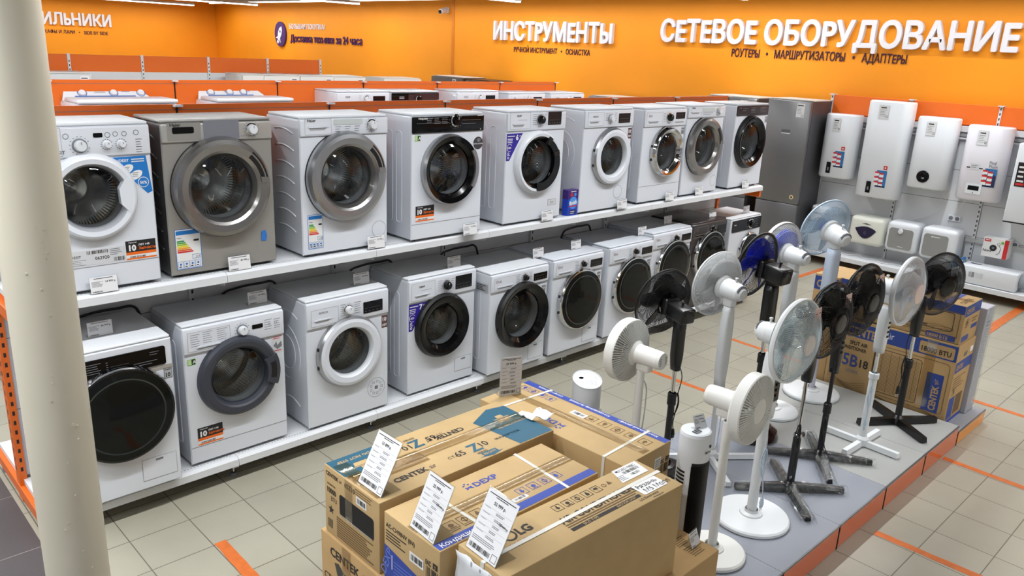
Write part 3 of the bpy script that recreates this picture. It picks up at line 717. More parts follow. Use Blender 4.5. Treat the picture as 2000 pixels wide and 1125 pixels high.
        for a in (.35, 1.05): b.prism(df, [(q*math.cos(w), q*math.sin(w)) for q, w in ((ri, a-.10), (R*.9, a-.09), (R*.9, a+.09), (ri, a+.10))], -.005, .012, blkm)
        b.build('door_handle', d)
    elif hd == 'grip':
        A = [-.42+.84*k/8 for k in range(9)]; ro, ri = R*.99, rg*.97; b = MB()
        b.prism(df, [(ro*math.cos(a), ro*math.sin(a)) for a in A]+[(ri*math.cos(a), ri*math.sin(a)) for a in A[::-1]], -.01, .012, slate)
        A = [-.25+.5*k/8 for k in range(9)]; ro, ri = R*.90, rg*1.1
        b.prism(df, [(ro*math.cos(a), ro*math.sin(a)) for a in A]+[(ri*math.cos(a), ri*math.sin(a)) for a in A[::-1]], .011, .013, blkm); b.build('door_handle', d)
    else:
        b = MB()
        for q in (-.22, .22): b.box(ax+V((-(R+.001), -.022, q*R*1.2-.010)), ax+V((-(R-.006), -.008, q*R*1.2+.010)), blkm)
        b.build('hinge', d)
    # control strip
    pv = sp['strip']; pm = sp.get('stripm', body); b = MB(); b.box((-W2+.001, -.011, pv), (W2-.001, .004, H-.002), pm, .008, 3) if not sp.get('inset') else b.prism(fr, rr_pts(*sp['inset'], .012), -.001, .006, pm)
    b.build('control_panel', t); cf = Fr(fr.p(0, 0, .0115 if not sp.get('inset') else .0065), fr.u, fr.v)
    if sp.get('dr'):
        u0, v0, u1, v1 = sp['dr']; b = MB(); b.frame(cf, u0, v0, u1, v1, .0016, mat('seam_grey', (150, 153, 158), .6), .0008); b.rect(cf, u0, v0, u1, v1, body, .0005); dd = b.build('detergent_drawer', t)
        hu0, hv0, hu1, hv1 = sp['dh']; b = MB(); b.prism(cf, rr_pts(hu0, hv0, hu1, hv1, .009), .0004, .0014, blk).build('drawer_handle', dd) if sp.get('pill') else b.prism(cf, [(hu0, hv1), (hu0+.006, hv0), (hu1-.02, hv0), (hu1, hv1)], .0004, .0014, sp.get('dhm', mat('recess_shade', (165, 168, 174), .6))); b.obox(cf, hu0-.004, hv1-.004, hu1+.004, hv1+.004, .001, .006, sp.get('dhb', body)) if not sp.get('pill') else 0; b.build('drawer_handle', dd) if not sp.get('pill') else 0
    if sp.get('disp'):
        u0, v0, u1, v1 = sp['disp']; b = MB().prism(cf, rr_pts(u0, v0, u1, v1, .004), .0, .002, sp.get('dm', blk))
        if sp.get('digits', 1):
            for k in range(5): b.rect(cf, u0+.012+k*(u1-u0-.03)/4, v0+.012, u0+.020+k*(u1-u0-.03)/4, v0+.015, lead, .0028)
            b.lines(cf, u0+.01, v0+.034, (u1-u0)*.8, 1, .01, mat('display_line', (90, 92, 96), .5), .0015, 0, .0028)
        b.build('display', t)
    pr = MB()
    for q in sp.get('knobs', []): 
        kb = dial(t, cf, *q); pr.v, base = pr.v, len(pr.v); pr.add(kb.v, kb.f, lead)
    if sp.get('logo'): logo(pr, cf, *sp['logo'])
    for q in sp.get('txt', []): pr.lines(cf, *q)
    for q in sp.get('btn', []): pr.ringf(cf, q[0], q[1], q[2]*.8, q[2], lead, .0012, 14)
    for q in sp.get('words', []): pr.text(cf, *q)
    if pr.v: pr.build('panel_print', t)
    for kind_, *a in sp.get('stick', []):
        b = MB()
        if kind_ == 'w': sticker_warranty(b, fr, *a); nm = 'warranty_sticker'
        elif kind_ == 'e': sticker_energy(b, fr, *a); nm = 'energy_label'
        elif kind_ == 'c': sticker_capacity(b, fr, *a); nm = 'capacity_sticker'
        elif kind_ == 'g': u, v = a; b.rect(fr, u, v, u+.022, v+.035, mat('sticker_green_pale', (190, 220, 160), .5), .001); b.rect(fr, u+.022, v, u+.045, v+.035, mat('sticker_green_dark', (20, 50, 30), .5), .001); b.frame(fr, u, v, u+.045, v+.035, .0025, greenp, .0014); b.text(fr, 'A', u+.027, v+.008, .026, inkw, .0016, bold=.03); nm = 'rating_sticker'
        elif kind_ == 't': u, v = a; b.rect(fr, u, v, u+.042, v+.058, mat('sticker_grey', (176, 178, 182), .4), .001); b.frame(fr, u, v, u+.042, v+.058, .002, ink, .0014); b.text(fr, '10', u+.021, v+.008, .032, ink, .0016, al='C', bold=.03, sx=.9); b.lines(fr, u+.006, v+.05, .03, 1, .006, ink, .004, 0, .0016); nm = 'warranty_sticker'
        elif kind_ == 'b': u, v, s1, s2 = a; b.rect(fr, u, v, u+.045, v+.085, mat('sticker_brown', (92, 66, 66), .5), .001); b.text(fr, s1, u+.022, v+.046, .036, inkw, .0016, al='C', bold=.03); b.text(fr, s2, u+.022, v+.012, .026, inkw, .0016, al='C', bold=.02, sx=.85); nm = 'warranty_sticker'
        elif kind_ == 'p': a[0](b, fr); nm = a[1]
        b.build(nm, t)
    return t
# ------------------------------------------------------------------ the washing machines in the front shelving
txtc = lead; wt = inkw
def blue_corner(b, fr):
    b.poly(fr, [(.395, .635), (.57, .638), (.588, .46), (.565, .45)], inblue, .001); b.text(fr, 'INDESIT', .425, .612, .018, wt, .0016, bold=.02); b.lines(fr, .50, .625, .06, 2, .011, wt, .005, 0, .0016)
    for u, v, a in ((.475, .575, .5), (.515, .545, .5)):
        b.poly(fr, [(u+.035*math.cos(q)*math.cos(a)-.02*math.sin(q)*math.sin(a), v+.035*math.cos(q)*math.sin(a)+.02*math.sin(q)*math.cos(a)) for q in [2*PI*k/16 for k in range(16)]], wt, .0016); b.lines(fr, u-.015, v+.012, .03, 3, .008, lead, .003, .2, .002)
    b.disc(fr, .548, .508, .026, wt, .002); b.disc(fr, .548, .508, .023, inblue, .0024); b.text(fr, '50%', .548, .50, .02, wt, .0028, al='C', bold=.02)
def tech_label(b, fr):
    b.rect(fr, .16, .125, .43, .20, mat('sticker_pale', (214, 216, 220), .5), .001); b.text(fr, 'INDESIT', .165, .165, .018, ink, .0014); b.barcode(fr, .255, .178, .35, .195, ink, 22, .0014)
    b.text(fr, '062920', .29, .148, .022, ink, .0014, bold=.02); b.lines(fr, .165, .155, .09, 4, .008, lead, .002, .4, .0014); b.barcode(fr, .375, .13, .425, .15, ink, 14, .0014); b.lines(fr, .36, .193, .06, 4, .009, lead, .003, .5, .0014, 9)
def blue_bit(b, fr): b.poly(fr, [(.505, .125), (.535, .125), (.54, .155), (.532, .185), (.508, .18)], bluetape, .004)
def black_round(b, fr):
    b.disc(fr, .552, .60, .042, mat('sticker_charcoal', (62, 62, 68), .4), .001, 32); b.text(fr, 'DIGITAL MOTION', .552, .592, .011, wt, .0016, al='C', bold=.02); b.ringf(fr, .552, .62, .008, .0095, wt, .0016, 16); b.ringf(fr, .562, .62, .008, .0095, wt, .0016, 16)
def blue_strip(b, fr):
    b.rrect(fr, .40, .672, .59, .695, .009, mat('print_slate_blue', (60, 70, 96), .5), .001); b.lines(fr, .43, .69, .15, 2, .008, wt, .004, .1, .0016)
    b.rect(fr, .515, .55, .59, .665, mat('sticker_pale'), .001); b.lines(fr, .525, .655, .055, 2, .01, redp, .004, .3, .0016); b.poly(fr, [(.525, .60), (.545, .625), (.55, .60), (.575, .622), (.58, .59), (.55, .575)], lead, .0016); b.lines(fr, .525, .57, .05, 1, .01, redp, .005, 0, .0016)
def round_print(b, fr):
    b.ringf(fr, .50, .15, .066, .068, lead, .001, 32)
    for k in range(9): a = 2*PI*k/9; b.frame(fr, .50+.042*math.cos(a)-.008, .15+.042*math.sin(a)-.008, .50+.042*math.cos(a)+.008, .15+.042*math.sin(a)+.008, .002, lead, .001)
    b.rect(fr, .488, .138, .512, .162, lead, .001)
def blue_square(b, fr): b.rect(fr, .455, .095, .545, .14, mat('sticker_pale'), .001); b.frame(fr, .455, .095, .545, .14, .002, lead, .0014); b.text(fr, 'К21', .50, .108, .022, lead, .0016, al='C', bold=.02)
prog = [(.18, .765, .08, 6, .012, txtc, .0025), ]
U = 1.28; UH = .80; Lz = .165
def P_LG(u0=0): return dict(strip=.685, dr=(.02, .70, .24, .79), dh=(.05, .705, .19, .722), logo=('LG', .045, .755, .02), knobs=[(.325, .745, .028, blk, chrome)], disp=(.43, .715, .575, .77), txt=[(.255, .78, .035, 6, .012, lead, .0025), (.375, .78, .03, 6, .012, lead, .0025, .4, .0009, 4)], btn=[(.40, .70, .007)])
M = {}
M['u1'] = washer('upper white front loader with a blue corner sticker and white ring door beside the column', .86, 4.07, U, .787, .385, dict(
    door=(.304, .455, .207, .150), ring=(white2, white, mat('recess_shade', (165, 168, 174), .6)), iw=.012, proud=.04, handle='block', strip=.645, dr=(.01, .655, .20, .785), dh=(.03, .662, .15, .676),
    knobs=[(.275, .70, .026, white2, lead, lead), (.393, .70, .015, white2, white2, lead), (.457, .70, .015, white2, white2, lead)], disp=(.337, .735, .378, .755), digits=0, logo=('Indesit', .095, .665, .022),
    txt=[(.02, .77, .05, 7, .013, lead, .003), (.10, .77, .06, 7, .012, lead, .0025), (.525, .72, .03, 6, .012, ink, .002)], btn=[(.22, .745, .013), (.40, .745, .013), (.435, .748, .012), (.475, .748, .012), (.53, .752, .013)],
    kick=.115, stick=[('p', blue_corner, 'corner_sticker'), ('p', tech_label, 'barcode_label'), ('w', .435, .12, .145, .10)], rot=.2))
sl = dict(door=(.294, .448, .265, .168), proud=.06, iw=.03, gap=1, handle='slot', strip=.69, dr=(.03, .70, .20, .79), logo=('Haier', .045, .772, .022, ink), knobs=[(.475, .745, .026, white2, chrome, lead)], cap=(.53, .10, .052), rot=1.1, flank='ribs')
M['u2'] = washer('silver grey front loader with a dark titanium door ring on the upper shelf', 1.512, 4.08, U, .787, .385, dict(sl, body=silver, side=darkgrey, top=silver, stripm=silver_l,
    ring=(dring, dring, dring), dh=(.055, .735, .165, .768), dhm=blk, dhb=blk, pill=1, disp=(.215, .70, .405, .797), dm=mat('film_grey', (128, 130, 140), .3), digits=0, txt=[(.40, .712, .10, 1, .01, lead, .002)], stick=[('e', .03, .03, .135, .215, '117'), ('p', blue_bit, 'tape_piece')]))
M['u3'] = washer('upper white front loader with a wide satin silver door ring and an energy label', 2.27, 4.07, U, .787, .385, dict(sl, ring=(sring, sring, dring),
    dh=(.055, .725, .175, .743), disp=(.215, .752, .41, .782), dm=mat('film_pale', (205, 214, 214), .3), digits=0, txt=[(.225, .742, .04, 3, .013, lead, .003), (.29, .742, .04, 3, .013, lead, .003), (.355, .742, .04, 3, .013, lead, .003)], stick=[('e', .035, .035, .10, .205, '113')]))
M['u4'] = washer('upper white front loader with a full-width black control strip and a round charcoal sticker', 3.02, 4.03, U, .787, .385, dict(
    door=(.301, .442, .227, .165), ring=(sring, blk, blk), iw=.045, proud=.045, gap=0, handle='side', strip=.682, stripm=blk, knobs=[(.345, .755, .032, blk, chrome, wt)], logo=('Hotpoint', .045, .768, .017, wt),
    txt=[(.11, .775, .05, 3, .011, lead, .003), (.17, .775, .05, 4, .011, lead, .003, .3, .0009, 2), (.23, .775, .05, 4, .011, lead, .003, .3, .0009, 4), (.40, .735, .12, 1, .01, lead, .003), (.53, .785, .05, 1, .01, wt, .004, 0), (.03, .745, .26, 1, .01, lead, .002, 0), (.40, .757, .16, 1, .01, lead, .002, 0)], words=[('A', .555, .69, .014, wt, .0016)],
    kick=.10, stick=[('w', .035, .115, .15, .105), ('g', .025, .635), ('p', black_round, 'round_sticker')], rot=.3))
M['u5'] = washer('upper white front loader with a violet 6 kg corner sticker and white door ring', 3.86, 4.06, U, .787, .385, dict(
    door=(.31, .430, .227, .160), ring=(white2, white, blk), iw=.03, proud=.04, handle='notch', strip=.66, dr=(.02, .675, .22, .79), dh=(.05, .69, .165, .71), knobs=[(.32, .735, .03, blk, sring, wt)], disp=(.40, .695, .54, .788), dm=brn,
    logo=('DEXP', .085, .76, .017, ink), txt=[(.245, .775, .04, 6, .014, lead, .0025), (.365, .775, .025, 6, .014, lead, .0025), (.10, .738, .09, 1, .01, lead, .002)], stick=[('c', .005, .455, '6'), ('p', blue_square, 'class_sticker')], rot=.9))
bosch = dict(ring=(sring, white, white2), iw=.012, proud=.04, flank='ovals', strip=.655, dr=(.03, .67, .22, .775), dh=(.055, .69, .165, .708), disp=(.40, .685, .545, .76))
M['u6'] = washer('upper white front loader with a plain white door ring right of the blue detergent box', 4.66, 4.05, U, .787, .385, dict(bosch, door=(.345, .425, .225, .152), knobs=[(.30, .725, .025, white2, sring, lead)], dm=brn,
    logo=('BOSCH', .09, .735, .017), txt=[(.235, .765, .035, 5, .014, lead, .0025), (.345, .765, .03, 5, .014, lead, .0025)], stick=[('b', .545, .555, '10', 'лет')], cap=(.47, .13, .055), rot=.5))
M['u7'] = washer('white front loader with a mirror chrome door ring on the upper shelf', 5.42, 4.06, U, .78, .39, dict(P_LG(), door=(.335, .420, .215, .150), ring=(chrome, chrome, chrome), iw=.03, proud=.05, strip=.635, dr=(.02, .65, .24, .755), dh=(.05, .665, .19, .685),
    logo=('LG', .045, .72, .02), knobs=[(.335, .71, .03, blk, chrome, wt)], disp=(.43, .695, .565, .75), dm=brn, txt=[(.255, .745, .03, 6, .013, lead, .0025), (.385, .745, .025, 6, .013, lead, .0025), (.43, .67, .12, 1, .02, lead, .006, 0)], kick=.135, stick=[('t', .545, .56)]))
M['u8'] = washer('white front loader with a grey titanium door ring squeezed between the chrome-ring and black-ring machines', 6.07, 4.08, U, .787, .385, dict(sl, door=(.285, .433, .262, .172), ring=(dring, dring, dring), dh=(.045, .725, .165, .743), disp=(.215, .745, .41, .78), dm=mat('film_pale', (205, 214, 214), .3), digits=0, txt=[(.225, .735, .17, 2, .014, lead, .003)]))
M['u9'] = washer('white front loader with a brown-black control strip, last on the upper shelf', 6.86, 4.07, U, .787, .385, dict(
    door=(.281, .436, .253, .170), ring=(blkm, blk, blk), iw=.05, proud=.05, strip=.68, inset=(.005, .69, .585, .785), stripm=brn, logo=('LG', .03, .757, .018), txt=[(.10, .76, .09, 2, .02, lead, .003), (.25, .765, .10, 4, .014, lead, .003), (.42, .765, .12, 4, .014, lead, .003)], stick=[('t', .545, .615)]))
M['l1'] = washer('lower white front loader with a large all-black glass door, behind the column', .85, 3.99, Lz, .82, .54, dict(door=(.322, .467, .257, .20), dk='disc', ring=(chrome, blkm, blk), proud=.045, strip=.66, inset=(.005, .685, .56, .785), stripm=blk,
    txt=[(.10, .76, .05, 6, .011, lead, .003), (.17, .765, .08, 5, .012, lead, .003), (.27, .76, .06, 5, .012, lead, .003), (.40, .72, .12, 2, .013, lead, .003), (.48, .765, .05, 2, .013, lead, .003)], disp=(.28, .70, .39, .775), flap=(.395, .05, .57, .17), stick=[('t', .545, .60), ('p', lambda b, fr: b.rect(fr, 0, .655, .59, .678, silver_l, .001), 'trim_strip')]))
M['l2'] = washer('lower white front loader with a slate grey door ring and an orange-black warranty sticker', 1.535, 4.08, Lz, .815, .44, dict(door=(.302, .479, .236, .163), ring=(slate, slate, slate), iw=.02, proud=.045, handle='grip', strip=.665, dr=(.025, .68, .265, .79), dh=(.075, .685, .20, .70), knobs=[(.335, .745, .026, white2, lead, lead)], disp=(.395, .735, .46, .76), digits=0,
    txt=[(.04, .775, .055, 6, .013, lead, .003), (.11, .78, .055, 6, .012, lead, .0025), (.19, .78, .06, 6, .012, lead, .0025), (.47, .775, .05, 5, .014, lead, .002), (.53, .77, .04, 5, .013, lead, .002)], btn=[(.50, .745, .008), (.54, .75, .008)], kick=.10, stick=[('w', .045, .105, .145, .11), ('g', .02, .60), ('p', blue_strip, 'blue_sticker'), ('p', lambda b, fr: b.text(fr, 'Hotpoint', .302, .692-.005, .0001, ink), 'mark')][:3], rot=.0))
M['l3'] = washer('lower white front loader with a white and silver door ring and brown 10-year sticker', 2.265, 4.06, Lz, .82, .46, dict(bosch, door=(.295, .458, .231, .155), knobs=[(.29, .735, .025, white2, chrome, lead)], logo=('BOSCH', .085, .745, .017), txt=[(.235, .775, .035, 6, .014, lead, .0025), (.335, .775, .05, 6, .014, lead, .0025)], stick=[('b', .545, .555, '10', 'лет'), ('p', round_print, 'round_print')], rot=.4))
M['l4'] = washer('lower white front loader with a violet 7 kg corner sticker and black door ring', 3.045, 4.09, Lz, .82, .45, dict(door=(.29, .458, .232, .143), ring=(blkm, blk, blk), iw=.05, proud=.045, strip=.665, dr=(.02, .68, .22, .80), dh=(.05, .695, .165, .715), knobs=[(.32, .745, .03, blk, sring, wt)], disp=(.40, .70, .55, .795),
    logo=('DEXP', .085, .765, .017, ink), txt=[(.245, .785, .04, 6, .014, lead, .0025), (.365, .785, .025, 6, .014, lead, .0025), (.10, .745, .09, 1, .01, lead, .002)], stick=[('c', .005, .465, '7')], flap=(.42, .07, .57, .17), rot=.9))
def side_label(t):
    fr = Fr((-MW/2, .05, 0), (0, -1, 0), (0, 0, 1)); b = MB(); b.rect(fr, -.10, .64, .03, .70, mat('sticker_grey'), .006); b.lines(fr, -.09, .69, .10, 4, .012, ink, .006, .4, .0066); b.build('side_label', t)
M['l5'] = washer('lower white front loader with clear black-ringed window, right of the violet 7 kg machine', 3.705, 4.0, Lz, .77, .50, dict(P_LG(), door=(.32, .421, .256, .180), ring=(blkm, blk, blk), iw=.06, proud=.05, strip=.64, dr=(.03, .655, .25, .745), dh=(.06, .662, .21, .678), logo=('LG', .045, .71, .022), knobs=[(.335, .71, .022, blk, chrome, wt)], disp=(.43, .665, .575, .72),
    txt=[(.255, .74, .035, 6, .012, lead, .0025), (.385, .74, .03, 6, .012, lead, .0025)], stick=[('t', .535, .55)], flap=(.42, .03, .57, .15), rot=.7))
side_label(M['l5'])
def lgd(label, x, y, H, k, bodym=white, **kw):
    d = dict(P_LG(), body=bodym, side=bodym, top=bodym, door=(.325, k, .254, .20), dk='disc', ring=(chrome, chrome, blk), proud=.04, strip=H-.135, dr=(.03, H-.12, .25, H-.025), dh=(.06, H-.115, .21, H-.098), logo=('LG', .045, H-.06, .022), knobs=[(.335, H-.062, .022, blk, chrome, wt)], disp=(.43, H-.105, .575, H-.045),
        txt=[(.255, H-.03, .035, 6, .012, lead, .0025), (.385, H-.03, .03, 6, .012, lead, .0025)], stick=[('t', .535, H-.225)], flap=(.40, .03, .57, .15)); d.update(kw)
    return washer(label, x, y, Lz, H, 4.535-y, d)
M['l6'] = lgd('lower white front loader with a fully visible smoked glass door in thin chrome rim', 4.355, 4.0, .775, .42)
M['l7'] = lgd('white front loader with a smoked glass door partly hidden by the first black fan grille', 5.03, 4.0, .78, .42)
M['l8'] = lgd('white front loader with a smoked glass door right next to the black washing machine', 5.645, 4.02, .815, .485)
M['l9'] = lgd('black front loader, the only black machine on the lower shelf', 6.275, 4.04, .82, .485, mat('espresso_enamel', (40, 33, 33), .3, coat=.3), disp=(.43, .69, .575, .775), dhm=blk, dhb=chrome)
M['l10'] = washer('white front loader with a black strip, last on the lower shelf behind the royal-blue-bladed fan', 7.06, 4.10, Lz, .765, .44, dict(door=(.40, .40, .20, .16), dk='disc', ring=(chrome, chrome, blk), proud=.03, strip=.62, inset=(.03, .635, .59, .755), stripm=blk, knobs=[(.39, .695, .04, blk, chrome, wt)], logo=('Haier', .06, .705, .018, wt), txt=[(.44, .74, .11, 5, .02, lead, .003), (.29, .73, .06, 4, .02, lead, .003)]))
# rows behind: on the second gondola only the tops show
def toploader(label, x, y, w):
    t = thing('top_loading_washer', label, 'washing machine', (x+w/2, y, 1.277), 0, 'top-loading washers on the second shelving'); h = .68; bl = mat('dial_blue', (70, 110, 180), .5)
    MB().box((-w/2, 0, 0), (w/2, .44, h), white2, .02, 2).build('cabinet', t)
    MB().box((-w/2+.01, -.01, h), (w/2+.0, .33, h+.03), white2, .012, 2).build('lid', t)
    fr = Fr((-w/2, .34, h), (1, 0, 0), (0, .62, .78)); b = MB()
    b.prism(fr, [(.0, 0), (w-.06, 0), (w-.16, .105), (w-.20, .12), (.12, .12), (.03, .09)], -.02, .0, white2); b.rect(fr, .10, .035, w-.2, .045, mat('dial_blue'), .001); b.build('control_panel', t)
    for k, u in enumerate((.16, w*.52, w*.80) if w > .72 else (.13, w*.42, w*.6)):
        b = MB(); b.ringf(fr, u, .072, .03, .036, bl, .0012, 24); b.lathe([(.026, 0), (.024, .012), (0, .013)], fr.p(u, .072), fr.n, 20, white2); b.build('dial', t)
    b = MB(); b.lines(fr, .25, .10, .12, 3, .012, lead, .004, .4, .0012); b.lines(fr, w*.6, .10, .1, 2, .016, bl, .005, .4, .0012); b.build('panel_print', t)
    b = MB(); R = random.Random(5); b.poly(fr, [(.10, .0), (w-.12, .0), (w-.16, .03), (.3, .034), (.14, .026)], mat('film_lilac', (196, 190, 214), .3), .0012); b.build('film_strip', t)
toploader('wrapped white top-loading washer with three blue dials, left of the pair behind the front shelving', 1.86, 6.62, .76)
toploader('wrapped white top-loading washer with blue dials, right of the pair behind the front shelving', 2.93, 6.62, .72)
def backwasher(label, x, H, kind):
    t = thing('washing_machine', label, 'washing machine', (x+MW/2, 6.62, 1.277), 0, 'washing machines on the second shelving'); W2 = MW/2; fr = Fr((-W2, -.011, 0), (1, 0, 0), (0, 0, 1))
    b = MB(); b.box((-W2, 0, 0), (W2, .40, H), white, .01, 2); b.box((-W2+.002, 0, H), (W2-.002, .39, H+.015), white2, .006, 2); b.build('cabinet', t)
    MB().box((-W2+.001, -.011, H-.13), (W2-.001, .004, H-.002), blk if kind == 'black' else white, .008, 2).build('control_panel', t)
    MB().lathe([(.23, 0), (.23, .03, sring), (.20, .05, sring), (.16, .045, sring), (.15, .02, blk), (0, .04, blk)], (0, 0, .40), (0, -1, 0), 32, sring).build('door', t)
    b = MB(); b.text(fr, {'dexp': 'DEXP', 'lg': 'LG'}.get(kind, ''), .09, H-.05, .022, ink, .0016) if kind in ('dexp', 'lg') else b.lines(fr, .09, H-.04, .06, 2, .014, wt if kind == 'black' else lead, .005, 0, .001)
    if kind != 'black': b.rect(fr, .40, H-.095, .54, H-.035, blk, .001)
    else: b.rrect(fr, .20, H-.12, .58, H-.015, .01, mat('film_dark', (40, 40, 46), .15, coat=.5), .002)
    b.lines(fr, .24, H-.03, .03, 5, .014, lead, .002); b.build('panel_print', t); q = dial(t, fr, .33, H-.065, .028, white2 if kind != 'black' else blk, chrome); q.build('panel_marks', t)
for lb, x, H, k in (('white washer with a dark display, first of the row seen over the orange panels', 4.09, .755, 'dexp'), ('washer with a black wrapped control strip seen over the orange panels', 4.71, .75, 'black'), ('white washer with a dark-framed display seen behind the fourth front machine', 5.55, .75, 'plain'),
                    ('white washer second from the right in the row over the orange panels', 6.29, .725, 'lg'), ('plain white washer at the right end of the row over the orange panels', 6.98, .72, 'plain2')): backwasher(lb, x, H, k)
# ------------------------------------------------------------------ detergent box
t = thing('detergent_box', 'blue and purple detergent carton on the upper shelf between two washing machines', 'carton', (4.605, 4.06, 1.266))
b = MB().box((-.06, 0, 0), (.06, .06, .20), mat('carton_blue', (30, 70, 190), .3), .002, 1); b.box((-.0602, -.0003, .13), (.0602, .06, .2003), mat('carton_violet', (62, 30, 120), .3)); b.build('carton', t)
b = MB(); fr = Fr((-.06, 0, 0), (1, 0, 0), (0, 0, 1)); b.disc(fr, .06, .10, .048, mat('carton_sky', (70, 150, 235), .3), .0012); b.text(fr, 'finish', .06, .088, .042, wt, .002, al='C', bold=.04, rot=.12); b.rect(fr, .012, .07, .108, .08, redp, .0024); b.rect(fr, .02, .01, .10, .045, mat('carton_navy', (16, 36, 110), .3), .0012)
b.lines(fr, .03, .035, .05, 2, .014, wt, .005, .2, .002); b.disc(fr, .04, .165, .016, mat('carton_red', (190, 40, 60), .3), .0012); b.disc(fr, .08, .165, .014, mat('carton_sky'), .0012); b.lines(fr, .03, .192, .06, 1, .01, wt, .006, 0, .0012)
b.build('printed_front', t)

# ------------------------------------------------------------------ price tags
def price_tag(label, x, y, z, w, h, price, rz=0, old=None, lean=.28, group='price tags in acrylic holders', pm=None, foot=.05, back=True):
    t = thing('price_tag', label, 'price tag', (x, y, z), rz, group); fr = Fr((-w/2, 0, .002), (1, 0, 0), (0, math.sin(lean), math.cos(lean)))
    b = MB(); b.obox(fr, -.004, -.002, w+.004, h+.004, -.0035, -.0018, clear)
    if foot: b.box((-w/2-.004, -.001 if back else -foot, 0), (w/2+.004, foot if back else .001, .0018), clear)
    b.build('holder', t)
    MB().obox(fr, 0, 0, w, h, -.0015, -.0005, pm or paper).build('card', t)
    b = MB(); tall = h > w
    if not tall:
        b.lines(fr, w*.15, h*.93, w*.7, 1, .01, ink, h*.035, 0, .0002); b.text(fr, price, w*.95, h*.62, h*.17, ink, .0002, al='R', bold=.015); b.lines(fr, w*.06, h*.72, w*.45, 6, h*.06, lead, h*.02, .4, .0002)
        if old: b.text(fr, old, w*.95, h*.42, h*.12, ink, .0002, al='R'); b.rect(fr, w*.55, h*.455, w*.95, h*.475, ink, .0004)
        b.barcode(fr, w*.06, h*.05, w*.42, h*.13, ink, 26, .0002)
    else:
        b.lines(fr, w*.07, h*.955, w*.86, 1, .01, ink, h*.014, 0, .0002); b.lines(fr, w*.3, h*.925, w*.4, 1, .01, ink, h*.012, 0, .0002); b.text(fr, price, w*.5, h*.80, h*.075, ink, .0002, al='C', bold=.02)
        if old: b.text(fr, old, w*.95, h*.565, h*.055, ink, .0002, al='R', bold=.015); b.rect(fr, w*.6, h*.58, w*.95, h*.586, ink, .0004)
        R = random.Random(int(x*100))
        for k in range(5):
            v = h*(.74-.095*k); b.rect(fr, w*.05, v-.001, w*.95, v, mat('rule_pale', (190, 192, 198), .6), .0002); b.lines(fr, w*.08, v-h*.012, w*.25, 1, .01, lead, h*.008, .3, .0002, k); b.lines(fr, w*(.4+.1*R.random()), v-h*.03, w*.3, 2, h*.022, lead, h*.011, .4, .0002, k+3)
        b.lines(fr, w*.06, h*.25, w*.75, 3, h*.028, lead, h*.011, .2, .0002, 7); b.barcode(fr, w*.06, h*.05, w*.74, h*.125, ink, 30, .0002); b.frame(fr, w*.79, h*.03, w*.96, h*.15, .0016, ink, .0002)
    b.build('print', t); return t
UP = [(1.17, 4.045, '34 999 р.', 'under the white washer with the blue corner sticker'), (1.87, 4.05, '40 999 р.', 'in front of the silver grey washer'), (2.76, 4.04, '32 999 р.', 'under the white washer with the wide satin silver ring'), (3.50, 4.0, '28 499 р.', 'in front of the washer with the full-width black strip'), (4.29, 4.03, '18 999 р.', 'under the washer with the violet 6 kg sticker'),
      (5.17, 4.02, '30 999 р.', 'right of the blue detergent carton'), (5.85, 4.03, '31 999 р.', 'under the washer with the mirror chrome ring'), (6.34, 4.05, '33 999 р.', 'under the upper washer with the grey titanium ring'), (7.14, 4.04, '44 999 р.', 'in front of the last upper washer')]
for x, y, p, w in UP: price_tag('white upper-shelf price tag '+w, x, y-.005, 1.266, .125, .078, p, lean=.12, foot=.02)
LOW = [(1.166, 4.171, '64 999 р.', .82, 'on the lower washer behind the column'), (2.038, 4.20, '26 999 р.', .815, 'on the lower washer with the slate door ring'), (2.736, 4.17, '46 599 р.', .82, 'on the lower washer with the brown 10-year sticker'), (3.491, 4.15, '24 999 р.', .82, 'on the washer with the violet 7 kg sticker'), (4.323, 4.13, '31 499 р.', .77, 'on the lower washer with the clear window in a black ring'),
       (4.76, 4.13, '36 999 р.', .775, 'on the sixth lower washer with smoked glass'), (5.623, 4.12, '38 999 р.', .78, 'on the smoked glass washer behind the first black fan'), (6.086, 4.18, '42 999 р.', .815, 'on the smoked glass washer next to the black one'), (6.743, 4.12, '52 999 р.', .82, 'on the black washer'), (7.483, 4.18, '39 999 р.', .765, 'on the last lower washer behind the blue fan')]
for x, y, p, H, w in LOW: price_tag('white price tag standing '+w, x, y, Lz+H+.017, .118, .075, p, lean=.1)
# ------------------------------------------------------------------ podium
gloss_or = mat('orange_podium_front', (212, 94, 36), .12, coat=.4)
edge = mat('aluminium_edge', (120, 122, 126), .35, metal=.7)
def podium(label, x0, x1, z, shade, amber=False, group='grey podium modules', y0=1.385, y1=2.57):
    t = thing('display_podium', label, 'podium', ((x0+x1)/2, (y0+y1)/2, 0), 0, group); w = (x1-x0)/2-.0012; d = (y1-y0)/2
    MB().box((-w, -d+.004, .012), (w, d, z), shade).build('top', t)
    MB().box((-w+.006, -d-.002, .004), (w-.006, -d+.004, z-.008), mat('amber_podium_front', (226, 140, 40), .2) if amber else gloss_or).build('front_panel', t)
    b = MB().box((-w, -d-.004, z-.009), (w, -d+.004, z+.0008), edge); b.box((-w, -d-.004, 0), (-w+.006, -d+.002, z), mat('dark_gap', (30, 30, 32), .6)); b.build('edge_trim', t)
g2 = mat('grey_laminate_pale', (176, 177, 174), .4, var=(3, .03)); g3 = mat('grey_laminate_cool', (150, 154, 164), .4, var=(3, .03))
